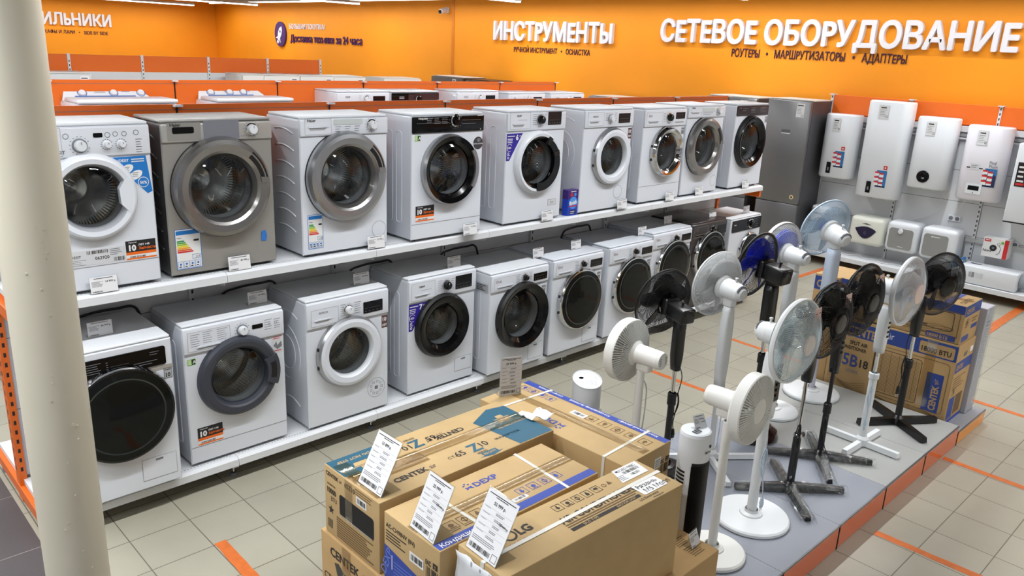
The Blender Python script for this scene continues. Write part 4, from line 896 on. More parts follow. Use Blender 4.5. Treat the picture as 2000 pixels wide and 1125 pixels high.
for x0, x1, sh, lb in ((1.42, 2.03, greytop, 'grey podium module with orange front hidden under the cardboard box stacks'), (2.03, 2.646, greytop, 'grey podium module with orange front hidden under the cardboard box stacks'), (2.646, 3.26, g3, 'grey podium module with orange front under the tower fan and the front white fan base'),
                       (3.26, 3.874, g3, 'grey podium module with orange front under the large round white fan base'), (3.874, 4.48, g3, 'grey podium module with orange front under the wrapped cross-foot of the left black fan'), (4.48, 5.095, g2, 'paler grey podium module with orange front under the white cross-foot fan'), (5.095, 5.71, g2, 'paler grey podium module with orange front under the bare black cross-foot')): podium(lb, x0, x1, .15, sh)
podium('lower grey podium with an amber front under the air conditioner boxes at the far end', 5.712, 6.30, .10, greytop, True)

# ------------------------------------------------------------------ cardboard boxes
class Carton:
    def __init__(s, label, x0, y0, z0, x1, y1, z1, rz=0, m=card, name='cardboard_box', c=None):
        s.w, s.d, s.h = x1-x0, y1-y0, z1-z0
        s.t = thing(name, label, 'box', (c[0] if c else (x0+x1)/2, c[1] if c else (y0+y1)/2, z0), rz, 'cardboard boxes on the podium')
        w, d, h = s.w/2, s.d/2, s.h
        MB().box((-w, -d, .0012), (w, d, h), m, .003, 2).build('carton', s.t)
        s.top = Fr((-w, -d, h), (1, 0, 0), (0, 1, 0)); s.front = Fr((-w, -d, 0), (1, 0, 0), (0, 0, 1)); s.left = Fr((-w, d, 0), (0, -1, 0), (0, 0, 1))
        s.far = Fr((-w, -d, h), (0, 1, 0), (-1, 0, 0))     # top read from the +X side
        s.b = MB()
    def done(s): s.b.build('printed_graphics', s.t)
    def tape(s, fr, u0, v0, u1, v1, name='packing_tape'):
        b = MB(); R = random.Random(int(u1*1000)); n = 26; g = [[fr.p(u0+(u1-u0)*i/n, v0+(v1-v0)*j/3, .0022+.0006*R.random()) for j in range(4)] for i in range(n+1)]; b.sheet(g, .0006, tapem); b.build(name, s.t)
    def strap(s, pts, w=.014, n=(0, 0, 1)):
        b = MB(); pts = [V(p) for p in pts]
        for a, c in zip(pts, pts[1:]):
            d = (c-a).normalized(); nn = V((0, 0, 1)) if abs(d.z) < .5 else V((-1, 0, 0)) if abs(a.x) > s.w/2-.01 else V((0, -1, 0)); u = d; v = nn.cross(d)
            fr = Fr(a, d, v); b.obox(fr, -.002, -w/2, (c-a).length+.002, w/2, .0006, .0022, strap)
        b.build('strap', s.t)
def icon(b, fr, u, v, s, m, k=0):
    b.frame(fr, u, v, u+s, v+s, s*.05, m, .001); c = u+s/2; q = v+s/2
    k %= 5
    if k == 0: b.poly(fr, [(c-s*.1, v+s*.8), (c-s*.1, q), (c-s*.25, q), (c, v+s*.2), (c+s*.25, q), (c+s*.1, q), (c+s*.1, v+s*.8)], m, .001)
    elif k == 1: b.disc(fr, c, q, s*.22, m, .001, 14); b.rect(fr, u+s*.2, v+s*.15, u+s*.8, v+s*.22, m, .001)
    elif k == 2: b.ringf(fr, c, q, s*.18, s*.26, m, .001, 16); b.rect(fr, c-s*.04, v+s*.12, c+s*.04, v+s*.88, m, .001)
    elif k == 3: b.poly(fr, [(c, v+s*.85), (c-s*.22, v+s*.4), (c-s*.12, v+s*.2), (c+s*.12, v+s*.2), (c+s*.22, v+s*.4)], m, .001)
    else: 
        b.poly(fr, [(c-s*.3, q), (c+s*.3, q), (c+s*.18, q+s*.26), (c-s*.18, q+s*.26)], m, .001); b.rect(fr, c-s*.03, v+s*.18, c+s*.03, q, m, .001)
def eac(b, fr, u, v, s, m):
    b.text(fr, 'ЕАС', u, v, s*.9, m, .001, sx=.6, bold=.03); b.rect(fr, u+s*1.35, v, u+s*2.2, v+s*.8, m, .001); b.text(fr, '5', u+s*1.78, v+s*.15, s*.55, card, .0016, al='C')
    b.barcode(fr, u+s*.1, v-s*1.7, u+s*2.3, v-s*.2, m, 11, .001)
def dexp(b, fr, u, v, h, m, rot=0):
    def R(a, c): return (u+a*math.cos(rot)-c*math.sin(rot), v+a*math.sin(rot)+c*math.cos(rot))
    for a, c in ((.15, .78), (.42, 1.0), (.69, .78), (.15, .38), (.69, .38)): b.poly(fr, [R(h*(a+.13*math.cos(q)), h*(c+.11*math.sin(q))) for q in [2*PI*k/6 for k in range(6)]], m, .001)
    b.poly(fr, [R(h*x_, h*y_) for x_, y_ in ((.05, .18), (.42, .45), (.79, .18), (.79, .0), (.42, .26), (.05, .0))], m, .001)
    b.text(fr, 'DEXP', *R(h*1.05, 0), h*1.0, m, .001, bold=.03, sx=1.15, rot=rot)
def centek(b, fr, u, v, h, m, rot=0, air=True):
    b.text(fr, 'CENTEK', u, v, h, m, .001, bold=.035, rot=rot)
    if air: b.text(fr, 'air', u+h*4.05*math.cos(rot), v+h*4.05*math.sin(rot), h*.95, m, .001, bold=.0, sx=.8, rot=rot+.12*(1 if rot == 0 else 1))
# lower left box, then the one on it
c = Carton('lower brown carton with a torn black patch, at the left foot of the stacks', 1.44, 2.10, .15, 2.36, 2.515, .598, m=card2); b = c.b; f = c.left
centek(b, f, .07, .365, .055, cinkm); b.poly(f, [(.10, .34), (.13, .35), (.17, .325), (.235, .32), (.25, .27), (.20, .26), (.16, .285), (.12, .29)], blk, .001); b.text(f, 'CT-65', .02, .235, .045, cinkm, .001, sx=.9); b.rect(f, .275, .265, .345, .31, inkw, .001); b.barcode(f, .285, .275, .335, .30, ink, 12, .0015)
b.lines(f, .03, .20, .3, 8, .02, brownink, .008, .4, .001); b.rect(c.front, .02, .02, .3, .4, card2, .0006); c.tape(c.left, .16, .0, .22, .448); c.done()
c = Carton('brown air conditioner box with teal corners and 10000 BTU print, topmost of the left stack', 1.45, 2.115, .600, 2.37, 2.492, .90); b = c.b; f = c.left
centek(b, f, .012, .262, .024, cinkm); b.text(f, '65Z10', .145, .262, .028, cinkm, .001, bold=.02); b.text(f, 'INVERTER', .022, .222, .012, cinkm, .001, sx=1.1); b.text(f, '10000', .02, .188, .032, cinkm, .001, bold=.035, sx=.85); b.text(f, 'BTU', .047, .156, .03, cinkm, .001, sx=.8, bold=0)
b.rrect(f, .108, .122, .342, .215, .014, mat('picture_black', (17, 17, 19), .7), .001); b.poly(f, [(.115, .126), (.335, .126), (.33, .121), (.12, .121)], sring, .0014); b.rect(f, .225, .228, .295, .262, inkw, .001); b.barcode(f, .233, .234, .287, .255, ink, 14, .0015)
for k in range(5): a = PI/2+2*PI*k/5; b.poly(f, [(.045+.022*math.cos(a), .115+.022*math.sin(a)), (.045+.009*math.cos(a+.63), .115+.009*math.sin(a+.63)), (.045, .115), (.045+.009*math.cos(a-.63), .115+.009*math.sin(a-.63))], cinkm, .001)
b.barcode(f, .02, .03, .055, .07, cinkm, 7, .001); b.lines(f, .085, .105, .26, 9, .0105, brownink, .006, .25, .001); b.lines(f, .22, .29, .12, 3, .010, brownink, .004, .3, .001, 3)
f = c.top; w, d = c.w, c.d
b.poly(f, [(.004, d-.004), (.22, d-.004), (.17, d*.56), (.09, d*.50), (.004, d*.62)], teal, .001); b.poly(f, [(w-.004, .004), (w-.004, d-.06), (w-.1, d-.04), (w-.235, d*.72), (w-.20, .004)], teal, .001)
b.prism(Fr(f.p(w-.198, 0, -.002), (1, 0, 0), (0, 0, -1)), [(0, 0), (.195, 0), (.195, .07), (.03, .10)], .0005, .0015, teal)
def art(fr, u, v, s):
    b.poly(fr, [(u-.05*s, v), (u+.05*s, v), (u+.065*s, v+.045*s), (u-.065*s, v+.045*s)], card, .0016); b.rect(fr, u-.075*s, v+.05*s, u+.075*s, v+.058*s, card, .0016); b.rect(fr, u-.03*s, v+.062*s, u+.03*s, v+.10*s, card, .0016)
art(f, w-.10, .20, .6); b.text(f, 'НЕ НАСТУПАТЬ', w-.10, .155, .022, card, .0016, al='C', bold=.02)
ft = Fr(f.p(w, d), (-1, 0, 0), (0, -1, 0)); art(ft, w-.115, .075, .6); b.text(ft, 'DO NOT STEP', w-.11, .03, .024, card, .0016, al='C', bold=.02)
for fr_ in (f, ft):
    centek(b, fr_, .13 if fr_ is f else .30, .075 if fr_ is f else .10, .042, cinkm)
    b.text(fr_, 'СТ-', .40, .085, .026, cinkm, .001, bold=0); b.text(fr_, '65', .44, .08, .052, cinkm, .001, bold=.015); b.text(fr_, 'Z', .512, .07, .085, teal, .001, bold=.03); b.text(fr_, '10', .575, .085, .052, cinkm, .001, bold=.015); b.text(fr_, 'SERIES', .52, .045, .02, cinkm, .001, bold=0); b.text(fr_, 'INVERTER', .66 if fr_ is f else .63, .09, .022, cinkm, .001, bold=.01, sx=1.5)
b.poly(f, [(.53, .018), (.61, .018), (.61, .045), (.53, .045)], teal, .001); b.poly(f, [(.505, .018), (.635, .018), (.57, .0045)], teal, .0012); b.text(f, 'FRONT', .57, .022, .02, card, .0018, al='C', bold=.02)
c.tape(c.top, .005, d*.44, w-.005, d*.60); c.tape(c.top, .01, .03, .07, d-.05); c.tape(c.left, .15, .12, .20, .299); c.tape(c.top, .02, d*.36, .34, d*.62, 'crumpled_tape'); c.done()
# middle DEXP stack
Carton('brown box under the middle air conditioner box with the blue end', 1.457, 1.772, .15, 2.27, 2.092, .597, m=card2).done()
c = Carton('brown air conditioner box with a blue end, right beside the teal-cornered box', 1.455, 1.77, .600, 2.268, 2.092, .88); b = c.b; f = c.left; w, d, h = c.w, c.d, c.h
b.poly(f, [(0.003, .003), (d-.003, .003), (d-.003, .095), (.003, .148)], dblue, .001); b.text(f, 'AC-CH9INV (IN)', .012, .225, .025, cinkm, .001, bold=.02, sx=.95); b.lines(f, .012, .212, .13, 4, .012, cinkm, .005, .4, .001); b.rect(f, .155, .158, .235, .198, inkw, .0016); b.barcode(f, .163, .166, .228, .190, ink, 16, .0022); eac(b, f, .245, .195, .03, cinkm)
b.lines(f, .06, .10, .12, 5, .014, mat('line_pale_blue', (110, 135, 215), .6), .003, .3, .0014); b.text(f, 'DEXP', .01, .02, .05, mat('line_pale_blue'), .0014, bold=.0, sx=1, rot=1.2); b.rect(f, .048, .06, .052, .12, inkw, .0014)
f = c.top; dexp(b, f, .32, d*.72, .042, dblue); b.rect(f, .004, .006, w-.004, .045, dblue, .001); b.text(f, 'Кондиционер бытовой', .02, .012, .032, inkw, .0016, bold=.01)
for k in range(4): icon(b, f, .455+k*.062, .075, .045, dblue, k)
for k in range(4): icon(b, f, .10+k*.062, .07, .05, brownink, k+1); b.lines(f, .10+k*.062, .064, .045, 1, .01, brownink, .004, .2, .001)
b.rect(f, .40, .055, .475, .078, inkw, .001); b.barcode(f, .41, .06, .465, .074, ink, 14, .0015)
c.tape(c.top, .003, d*.42, w-.003, d*.58); b.rect(f, .003, d*.5-.001, w-.003, d*.5+.001, brownink, .0009)
c.strap([(-w/2+.21, -d/2, h), (-w/2+.20, d/2, h)]); c.strap([(-w/2+.635, -d/2, h), (-w/2+.655, d/2, h)]); c.done()
# big plain-front box on top of another, front right of the stack
c = Carton('lower brown box under the plain-front air conditioner box, carrying a small tilted price card', 1.79, 1.437, .15, 2.71, 1.70, .498, m=card2); b = c.b; f = c.top
b.lines(f, .80, .20, .09, 8, .011, brownink, .004, .4, .001); b.lines(f, .80, .10, .09, 6, .011, brownink, .004, .4, .001); icon(b, f, .84, .22, .022, cinkm, 1); icon(b, f, .87, .22, .022, cinkm, 2); b.lines(c.front, .05, .3, .3, 4, .02, brownink, .006, .4, .001); c.tape(c.top, .78, .21, .915, .25); c.done()
c = Carton('brown air conditioner box with a plain long front and lengthwise white strap, topmost nearest', 0, 0, .500, .93, .236, .90, rz=-.032, c=(1.972, 1.611)); b = c.b; f = c.top; w, d, h = c.w, c.d, c.h
b.ringf(f, .165, .165, .022, .03, cinkm, .001, 20); b.text(f, 'LG', .20, .145, .055, cinkm, .001, bold=.04); b.text(f, "Life's Good", .13, .105, .026, cinkm, .001, bold=.01)
for k in range(5): icon(b, f, .40+k*.052, .165, .04, cinkm, k)
b.ringf(f, .672, .185, .008, .011, brownink, .001, 14); b.poly(f, [(.69, .178), (.715, .178), (.7025, .20)], brownink, .001)
b.text(f, 'AIR CONDITIONER', .36, .094, .052, cinkm, .001, bold=.03, sx=.85); b.lines(f, .36, .087, .40, 2, .012, brownink, .006, .1, .001); b.rect(f, .36, .045, .73, .062, cinkm, .001); b.text(f, 'SPLIT TYPE', .42, .047, .016, card, .0016, bold=.01); b.text(f, 'INDOOR UNIT', .60, .047, .016, card, .0016, bold=.01); b.text(f, 'LG Electronics', .70, .022, .018, cinkm, .001, bold=.01); b.text(f, 'www.lg.com', .76, .008, .012, cinkm, .001)
b.poly(f, [(.745, .15), (.90, .15), (.915, .235), (.775, .236)], inkw, .0016); b.text(f, 'S12ED NSJC', .79, .212, .02, ink, .0022, bold=.01); b.barcode(f, .80, .188, .89, .206, ink, 22, .0022); b.barcode(f, .82, .165, .87, .18, ink, 16, .0022, 8); b.lines(f, .755, .19, .04, 4, .009, lead, .003, .3, .0022); b.disc(f, .785, .22, .006, ink, .0022, 12)
b.rrect(f, .745, .04, .885, .112, .008, inkw, .0016); b.text(f, 'Рязань', .757, .08, .034, ink, .0022, bold=.005); b.text(f, 'М5 Молл', .768, .047, .034, ink, .0022, bold=.005)
c.done()
c.strap([(-w/2, -.008, h-.12), (-w/2, -.010, h), (w/2, .004, h), (w/2, .004, h-.1)], .017)
R = random.Random(2); bb = MB(); g = [[(-w/2-.004-.010*R.random(), d/2-.005-(d-.01)*j/10, h-.012-.38*i/12) for j in range(11)] for i in range(13)]; bb.sheet(g, .001, mat('white_polybag', (222, 226, 232), .25)); bb.build('poly_bag', c.t)
# back DEXP box across
Carton('brown box under the long air conditioner box with the blue edge stripe', 0, 0, .15, .34, .80, .556, rz=.036, m=card2, c=(2.575, 2.18)).done()
c = Carton('long brown box with a blue edge stripe, lying crosswise behind the other box stacks', 0, 0, .560, .345, .868, .86, rz=.036, c=(2.577, 2.194)); b = c.b; w, d, h = c.w, c.d, c.h
f = c.top; b.rect(f, w-.042, .004, w-.004, d-.004, dblue, .001); fb = c.far   # u along +Y, v along -X (v = -w .. 0)
for q, s_ in ((.06, 'Компактный дизайн'), (.33, 'Кондиционер бытовой'), (.62, 'Сплит-система')): b.text(fb, s_, q, -w+.012, .022, inkw, .0016, bold=.01)
dexp(b, fb, .40, -.10, .05, dblue)
for k in range(4): icon(b, fb, .62+k*.058, -.285, .045, dblue, k)
for k in range(5): icon(b, fb, .045+k*.075, -.27, .052, brownink, k)
b.rect(f, .215, .40, .255, .485, inkw, .001); b.barcode(Fr(f.p(.215, .40), (0, 1, 0), (-1, 0, 0)), .012, -.032, .07, -.01, ink, 12, .0018)
f = c.left; dexp(b, f, .42, .13, .085, dblue)
f = c.front; b.rect(f, w-.12, .20, w-.07, .25, inkw, .001); b.lines(f, w-.115, .24, .04, 4, .01, lead, .004, .2, .0016); b.rect(f, w-.17, .13, w-.09, .165, inkw, .001); b.barcode(f, w-.16, .137, w-.10, .158, ink, 12, .0016); eac(b, f, w-.075, .21, .03, cinkm); b.text(f, '(IN)', w-.20, .2, .03, cinkm, .001); b.poly(f, [(w-.10, .004), (w-.004, .004), (w-.004, .05)], dblue, .001)
c.tape(c.far, .01, -w*.56, d-.01, -w*.42); c.strap([(-w/2, -d/2+.11, h-.2), (-w/2, -d/2+.11, h), (w/2, -d/2+.12, h)]); c.strap([(-w/2, d/2-.13, h), (w/2, d/2-.16, h)]); c.done()
bb = MB(); R = random.Random(9); g = [[(-.10+.11*i/6, .30+.09*j/5-.03*i/6, .303+.012*R.random()+.012*math.sin(i*1.3)) for j in range(6)] for i in range(7)]
for r_ in g: 
    for k, p in enumerate(r_): r_[k] = V((2.45, 1.93, .60))+V((p[0], p[1], p[2]))
o = MB(); o.sheet(g, .001, inkw); tag(o.build('paper_scrap'), 'crumpled white paper scrap lying on the far end of the teal-cornered box', 'paper')
# stands on the boxes
price_tag('tall acrylic price stand reading 55 899 р. on the teal-cornered box', 1.474, 2.215, .902, .148, .21, '55 899 р.', -PI/2, lean=.48, group='tall price stands on the boxes', foot=.09)
price_tag('tall acrylic price stand reading 25 999 р. on the blue-ended box', 1.464, 1.885, .882, .140, .205, '25 999 р.', -PI/2-.05, '59 999 р.', .42, 'tall price stands on the boxes', foot=.09)
price_tag('tall acrylic price stand reading 52 999 р. on the plain-front box', 1.518, 1.642, .902, .150, .21, '52 999 р.', -PI/2-.04, '59 999 р.', .48, 'tall price stands on the boxes', foot=.09)
price_tag('tall acrylic price stand on the back end of the long blue-striped box', 2.53, 2.56, .862, .115, .20, '29 999 р.', -.35, None, .0, 'tall price stands on the boxes', foot=.10)
price_tag('small tilted price card at the corner of the lowest front box', 2.655, 1.515, .4995, .070, .062, '3 199 р.', .1, lean=.4, foot=.05, group='small price cards on the podium')
# air conditioner boxes at the far end of the podium
c = Carton('large 18000 BTU box with a printed grille at the far end of the podium', 5.725, 1.49, .10, 6.06, 2.02, .70, m=card2); b = c.b; f = c.left; w, d, h = c.w, c.d, c.h   # left face is d wide
b.rect(f, .003, h-.125, d-.003, h-.012, navy, .001); b.text(f, 'air', .05, h-.09, .07, inkw, .0016, bold=0, sx=.8, rot=.08); b.rrect(f, d-.25, h-.115, d-.02, h-.03, .012, card2, .0014); b.text(f, '18000 BTU', d-.235, h-.098, .05, cinkm, .002, bold=.03, sx=.88)
def rrframe(fr, u0, v0, u1, v1, r, th, m): 
    b.tube([fr.p(a, q, .0008) for a, q in rr_pts(u0, v0, u1, v1, r)], th/2, 4, m, True)
rrframe(f, .012, .075, d-.03, h-.15, .03, .004, brownink); rrframe(f, .03, .10, .32, h-.175, .02, .004, cinkm)
for k in range(30): b.rect(f, .04, .115+k*.0098, .31, .1175+k*.0098, brownink, .0009)
for k in range(5): b.rect(f, .05+k*.058, .112, .053+k*.058, h-.185, brownink, .001)
b.rect(f, d-.165, .075, d-.055, .36, navy, .001); f9 = Fr(f.p(d-.075, .09), f.v, -f.u); b.text(f9, 'CENTEK', 0, 0, .062, card2, .0016, bold=.035, sx=.78); b.text(f9, 'air', .195, .005, .05, card2, .0016, bold=0, sx=.8, rot=.15)
for k in range(7): b.tube([f.p(.02+(d-.05)*i/14, .02+k*.007+.014*math.sin(i*.6+k*.4), .0005) for i in range(15)], .0012, 4, brownink)
f = c.front; b.rect(f, .004, h-.21, w-.004, h-.13, navy, .001); b.text(f, 'CENTEK', .02, h-.19, .05, card2, .0016, bold=.03, sx=.75); b.rect(f, .02, .04, .13, .2, navy, .001); b.rect(f, .15, .05, .28, .2, brownink, .001); b.rect(f, .004, .004, w-.004, .03, dblue, .001); b.rect(f, .25, h-.1, .31, h-.06, inkw, .001); b.lines(f, .02, .35, .25, 5, .02, brownink, .006, .4, .001); b.rrect(f, .13, h-.11, .2, h-.075, .012, blk, .0012); icon(b, f, .05, .22, .05, cinkm, 2)
c.tape(c.left, d*.62, .1, d*.75, h-.004); c.done()
c = Carton('18000 BTE air conditioner box lying on top of the grille-printed box', 5.728, 1.50, .703, 6.05, 2.36, .975, m=card2); b = c.b; f = c.left; w, d, h = c.w, c.d, c.h
b.rect(f, .003, h-.06, d-.003, h-.002, navy, .001); rrframe(f, .36, .075, d-.06, h-.065, .02, .004, cinkm); rrframe(f, .30, .035, d-.025, h-.055, .01, .004, brownink); b.text(f, "CENTEK air", .50, .082, .028, cinkm, .0014, bold=.02); b.rrect(f, d-.22, .008, d-.03, .048, .006, navy, .001); b.text(f, '18000 БТЕ', d-.21, .014, .032, card2, .0016, bold=.03, sx=.95)
for k in range(5): b.tube([f.p(.25+(d-.3)*i/14, .05+k*.009+.02*math.sin(i*.5+k*.5), .0005) for i in range(15)], .0012, 4, brownink)
f = c.front; b.rect(f, .003, h-.08, w-.003, h-.002, navy, .001); b.text(f, 'CENTEK', .03, h-.06, .045, card2, .0016, bold=.03, sx=.9); icon(b, f, .05, .11, .06, cinkm, 2); b.rect(f, .02, .01, .16, .05, navy, .001); b.rect(f, .18, .08, .30, .11, navy, .001); b.lines(f, .17, .16, .12, 2, .02, brownink, .008, .3, .001)
f = c.top; b.rect(f, .004, .10, w-.004, .15, navy, .001); b.text(f, 'CENTEK', .05, .03, .05, brownink, .001, bold=.02); c.tape(c.top, w*.42, .01, w*.58, d-.02); c.done()
c = Carton('tall brown air conditioner box marked B 18 series behind the black mesh fans', 5.73, 2.37, .10, 6.10, 2.56, .965, m=card2, name='cardboard_box'); b = c.b; f = c.left; b.rect(f, .003, c.h-.12, c.d-.003, c.h-.015, navy, .001); b.text(f, 'CEN', .02, c.h-.10, .08, card2, .0016, bold=.03, sx=.75); c.done()
c = Carton('brown air conditioner box marked SERIES 18, left of the grille-printed box', 5.722, 2.03, .10, 6.04, 2.365, .69, m=card2); b = c.b; f = c.left; w, d, h = c.w, c.d, c.h
b.rect(f, .003, h-.13, d-.003, h-.02, navy, .001); b.text(f, 'CENTEK', .12, h-.115, .09, card2, .0016, bold=.03, sx=.75); b.text(f, 'SPLIT AIR', .15, h-.19, .04, cinkm, .001, bold=.03, sx=.8); b.text(f, 'CONDITIONER', .08, h-.23, .036, cinkm, .001, bold=.03, sx=.8); b.text(f, '65B', .06, h-.36, .13, navy, .001, bold=.02, sx=.85); b.text(f, '18', .245, h-.35, .085, cinkm, .001, bold=.03, sx=.9); b.text(f, 'SERIES', .15, h-.41, .035, lead, .001)
for k in range(7): b.tube([f.p(.02+(d-.05)*i/14, .05+k*.010+.02*math.sin(i*.4+k*.3), .0005) for i in range(15)], .0012, 4, brownink)
c.done()
t = thing('boxed_panel', 'tall pale grey carton in clear film, standing against the side of the air conditioner boxes', 'box', (6.16, 1.66, .10))
MB().box((-.082, -.20, .001), (.082, .22, .80), mat('carton_grey', (186, 188, 200), .5), .004, 1).build('carton', t); b = MB(); f = Fr((-.082, -.20, 0), (1, 0, 0), (0, 0, 1))
b.lines(f, .05, .70, .06, 2, .03, lead, .012, .2, .001); b.rect(f, .055, .40, .13, .66, mat('carton_grey_pale', (205, 206, 214), .5), .001); b.lines(f, .06, .64, .06, 12, .02, lead, .005, .4, .0015); b.rect(f, .10, .06, .135, .10, inkw, .001); b.rect(f, .11, .07, .125, .09, orng_s, .0015); b.build('printed_graphics', t)
b = MB(); R = random.Random(4); g = [[(-.088+.176*j/6, -.206-.005*R.random(), .004+.80*i/14) for j in range(7)] for i in range(15)]; b.sheet(g, .0008, film); b.build('film_wrap', t)
# ------------------------------------------------------------------ pedestal fans
def guard(b, prof, n, r, m, twist, rings, sides=3, per=7):
    """radial wires along the profile (radius, y); twist winds them"""
    P = [(q[0], q[1]) for q in prof]; r0, r1 = P[0][0], P[-1][0]
    def at_(t):
        x = t*(len(P)-1); i = min(int(x), len(P)-2); f = x-i; return (P[i][0]+(P[i+1][0]-P[i][0])*f, P[i][1]+(P[i+1][1]-P[i][1])*f)
    for k in range(n):
        a = 2*PI*k/n; pts = []
        for i in range(per+1):
            rr, y = at_(i/per); an = a+twist*(i/per); pts.append((rr*math.cos(an), y, rr*math.sin(an)))
        b.tube(pts, r, sides, m)
    for t in rings:
        rr, y = at_(t); b.tube([(rr*math.cos(2*PI*k/48), y, rr*math.sin(2*PI*k/48)) for k in range(48)], r*1.15, 4, m, True)
def blades(n, r0, r1, wid, m, th=.0025, pitch=.6, sweep=.25):
    b = MB(); 
    for k in range(n):
        g = []
        for i in range(9):
            t = i/8; rr = r0+(r1-r0)*t; w = wid*(.45+.55*math.sin(PI*min(1, .15+t*.72)))*(1 if t < .85 else 1-.9*((t-.85)/.15)**2*.75); row = []
            for j in range(7):
                s_ = j/6-.5; a = 2*PI*k/n+sweep*t+s_*w/max(rr, .05)*.9; row.append((rr*math.cos(a), -.002+pitch*s_*w*(1-.35*t), rr*math.sin(a)))
            g.append(row)
        b.sheet(g, th, m)
    return b
def cord_coil(t, pts, r, m, plug=True, name='power_cord'):
    b = MB(); c = smooth_curve(pts, 6); b.tube(c, r, 5, m)
    if plug:
        e = V(c[-1]); b.cyl(e, e-V((0, 0, .035)), .008, .013, 8, m); b.box(e+V((-.012, -.006, -.058)), e+V((.012, .006, -.033)), m, .003, 1)
        for q in (-.007, .007): b.cyl(e+V((q, 0, -.075)), e+V((q, 0, -.057)), .0022, .0022, 6, chrome)
    b.build(name, t)
def bundle(x, y, z, h, k=4):
    R = random.Random(int(z*1000)); P = []
    for i in range(k): P += [(x+.012*R.random(), y+.012*R.random(), z+h/2), (x+.018+.008*R.random(), y+.01*R.random(), z), (x+.01*R.random(), y, z-h/2), (x-.014, y+.01*R.random(), z)]
    return P
def fan(label, x, y, h, rz, sp, z=.15):
    c = sp['c']; t = thing('pedestal_fan', label, 'fan', (x, y, z), rz, 'pedestal fans on the grey podium'); base = sp['base']
    b = MB()
    if base == 'disc':
        r = sp.get('br', .19); bc = sp.get('bc', c); b.lathe([(r-.006, 0), (r, .004), (r, .018), (r-.008, .026), (r*.4, .031), (0, .031)], (0, 0, .0015), (0, 0, 1), 56, bc); b.build('base', t)
        b = MB().lathe([(.062, .03), (.058, .040), (.036, .046), (.034, .06)], (0, 0, 0), (0, 0, 1), 32, bc); b.build('pole_collar', t)
    elif base == 'dome':
        r = sp.get('br', .17); b.lathe([(r-.01, 0), (r, .012), (r*.93, .05), (r*.7, .078), (r*.35, .095), (0, .10)], (0, 0, .0015), (0, 0, 1), 48, sp['bc']); b.build('base', t)
    else:
        La = sp.get('arm', .31); a0 = math.radians(sp.get('ang', 45))-rz; bc = sp.get('bc', c)
        for k in range(4):
            a = a0+k*PI/2; d = V((math.cos(a), math.sin(a), 0)); p = V((-d.y, d.x, 0)); fr = Fr((0, 0, 0), d, p); q = MB()
            w0, w1, h0, h1 = sp.get('aw', (.024, .017, .05, .03)); zt = .006
            P = [fr.p(u, v, w) for u, wv, hh in ((.02, w0, h0), (La, w1, h1)) for v, w in ((-wv, zt), (wv, zt), (wv*.75, zt+hh), (-wv*.75, zt+hh))]
            q.add(P, [(0, 3, 2, 1), (4, 5, 6, 7), (0, 1, 5, 4), (1, 2, 6, 5), (2, 3, 7, 6), (3, 0, 4, 7)], bc); q.cyl(fr.p(La-.02, 0, .0), fr.p(La-.02, 0, .01), .012, .012, 10, blkm if bc is not c or c is fanb else white2); q.build('leg', t)
            if base == 'wrapped':
                R = random.Random(k+int(x*100)); q = MB(); N = 14; g = []
                for i in range(N+1):
                    u = .035+(La+.02-.035)*i/N; row = []
                    for j in range(9):
                        an = -.35+(PI+.7)*j/8; rr = 1.0+.5*R.random()
                        row.append(fr.p(u, (w0+.008)*rr*math.cos(an), max(.003, .012+.045*(1-.35*i/N)*(.8+.5*R.random())*math.sin(an)))-V((0, 0, 0)))
                    g.append(row)
                q.sheet(g, .0006, film, False); q.build('leg_wrap', t)
        q = MB().lathe([(.036, .004), (.04, .01), (.04, .05), (.03, .062), (.02, .07)], (0, 0, 0), (0, 0, 1), 24, bc); q.build('pole_collar', t)
    # pole and housings
    b = MB()
    for z0, z1, r, m in sp['pole']: b.lathe([(r*.9, 0), (r, .004), (r, z1-z0-.004), (r*.9, z1-z0)], (0, 0, z0), (0, 0, 1), 20, m)
    b.build('pole', t)
    for z0, z1, r, m in sp.get('collars', []): MB().lathe([(r*.8, 0), (r, .006), (r, z1-z0-.006), (r*.8, z1-z0)], (0, 0, z0), (0, 0, 1), 20, m).build('height_collar', t)
    if sp.get('knobz'): MB().cyl((.03, 0, sp['knobz']), (.055, 0, sp['knobz']), .012, .015, 12, blkm).build('height_knob', t)
    if 'box' in sp:
        z0, z1, w, d, m = sp['box']; b = MB(); n = 6; 
        prof = [(.62, 0), (.80, .12), (1, .3), (1, .8), (.8, .95), (.6, 1)] if sp.get('boxshape') != 'slab' else [(.75, 0), (1, .06), (1, .9), (.85, 1)]
        L_ = []
        for k, q in prof: L_.append([(a*k, e*(.8+.2*k), z0+(z1-z0)*q) for a, e in rr_pts(-w/2, -d/2, w/2, d/2, min(w, d)*.3, 3)])
        nn = len(L_[0]); vs = [p for l in L_ for p in l]; fs = [(i*nn+k, i*nn+(k+1) % nn, (i+1)*nn+(k+1) % nn, (i+1)*nn+k) for i in range(len(L_)-1) for k in range(nn)]+[tuple(range(nn))[::-1], tuple((len(L_)-1)*nn+k for k in range(nn))]
        b.add(vs, fs, m, True); cb = b.build('control_box', t)
        if sp.get('btn'):
            b = MB(); f = Fr((0, -d/2, z0), (1, 0, 0), (0, 0, 1))
            if sp.get('btnp'): b.rrect(f, -w*.3, (z1-z0)*.28, w*.3, (z1-z0)*.85, .006, sp['btnp'], .001)
            for k in range(4): b.box((-.010, -d/2-.007, z0+(z1-z0)*.35+k*.03), (.010, -d/2+.001, z0+(z1-z0)*.35+k*.03+.014), sp['btn'], .003, 1)
            b.build('buttons', cb)
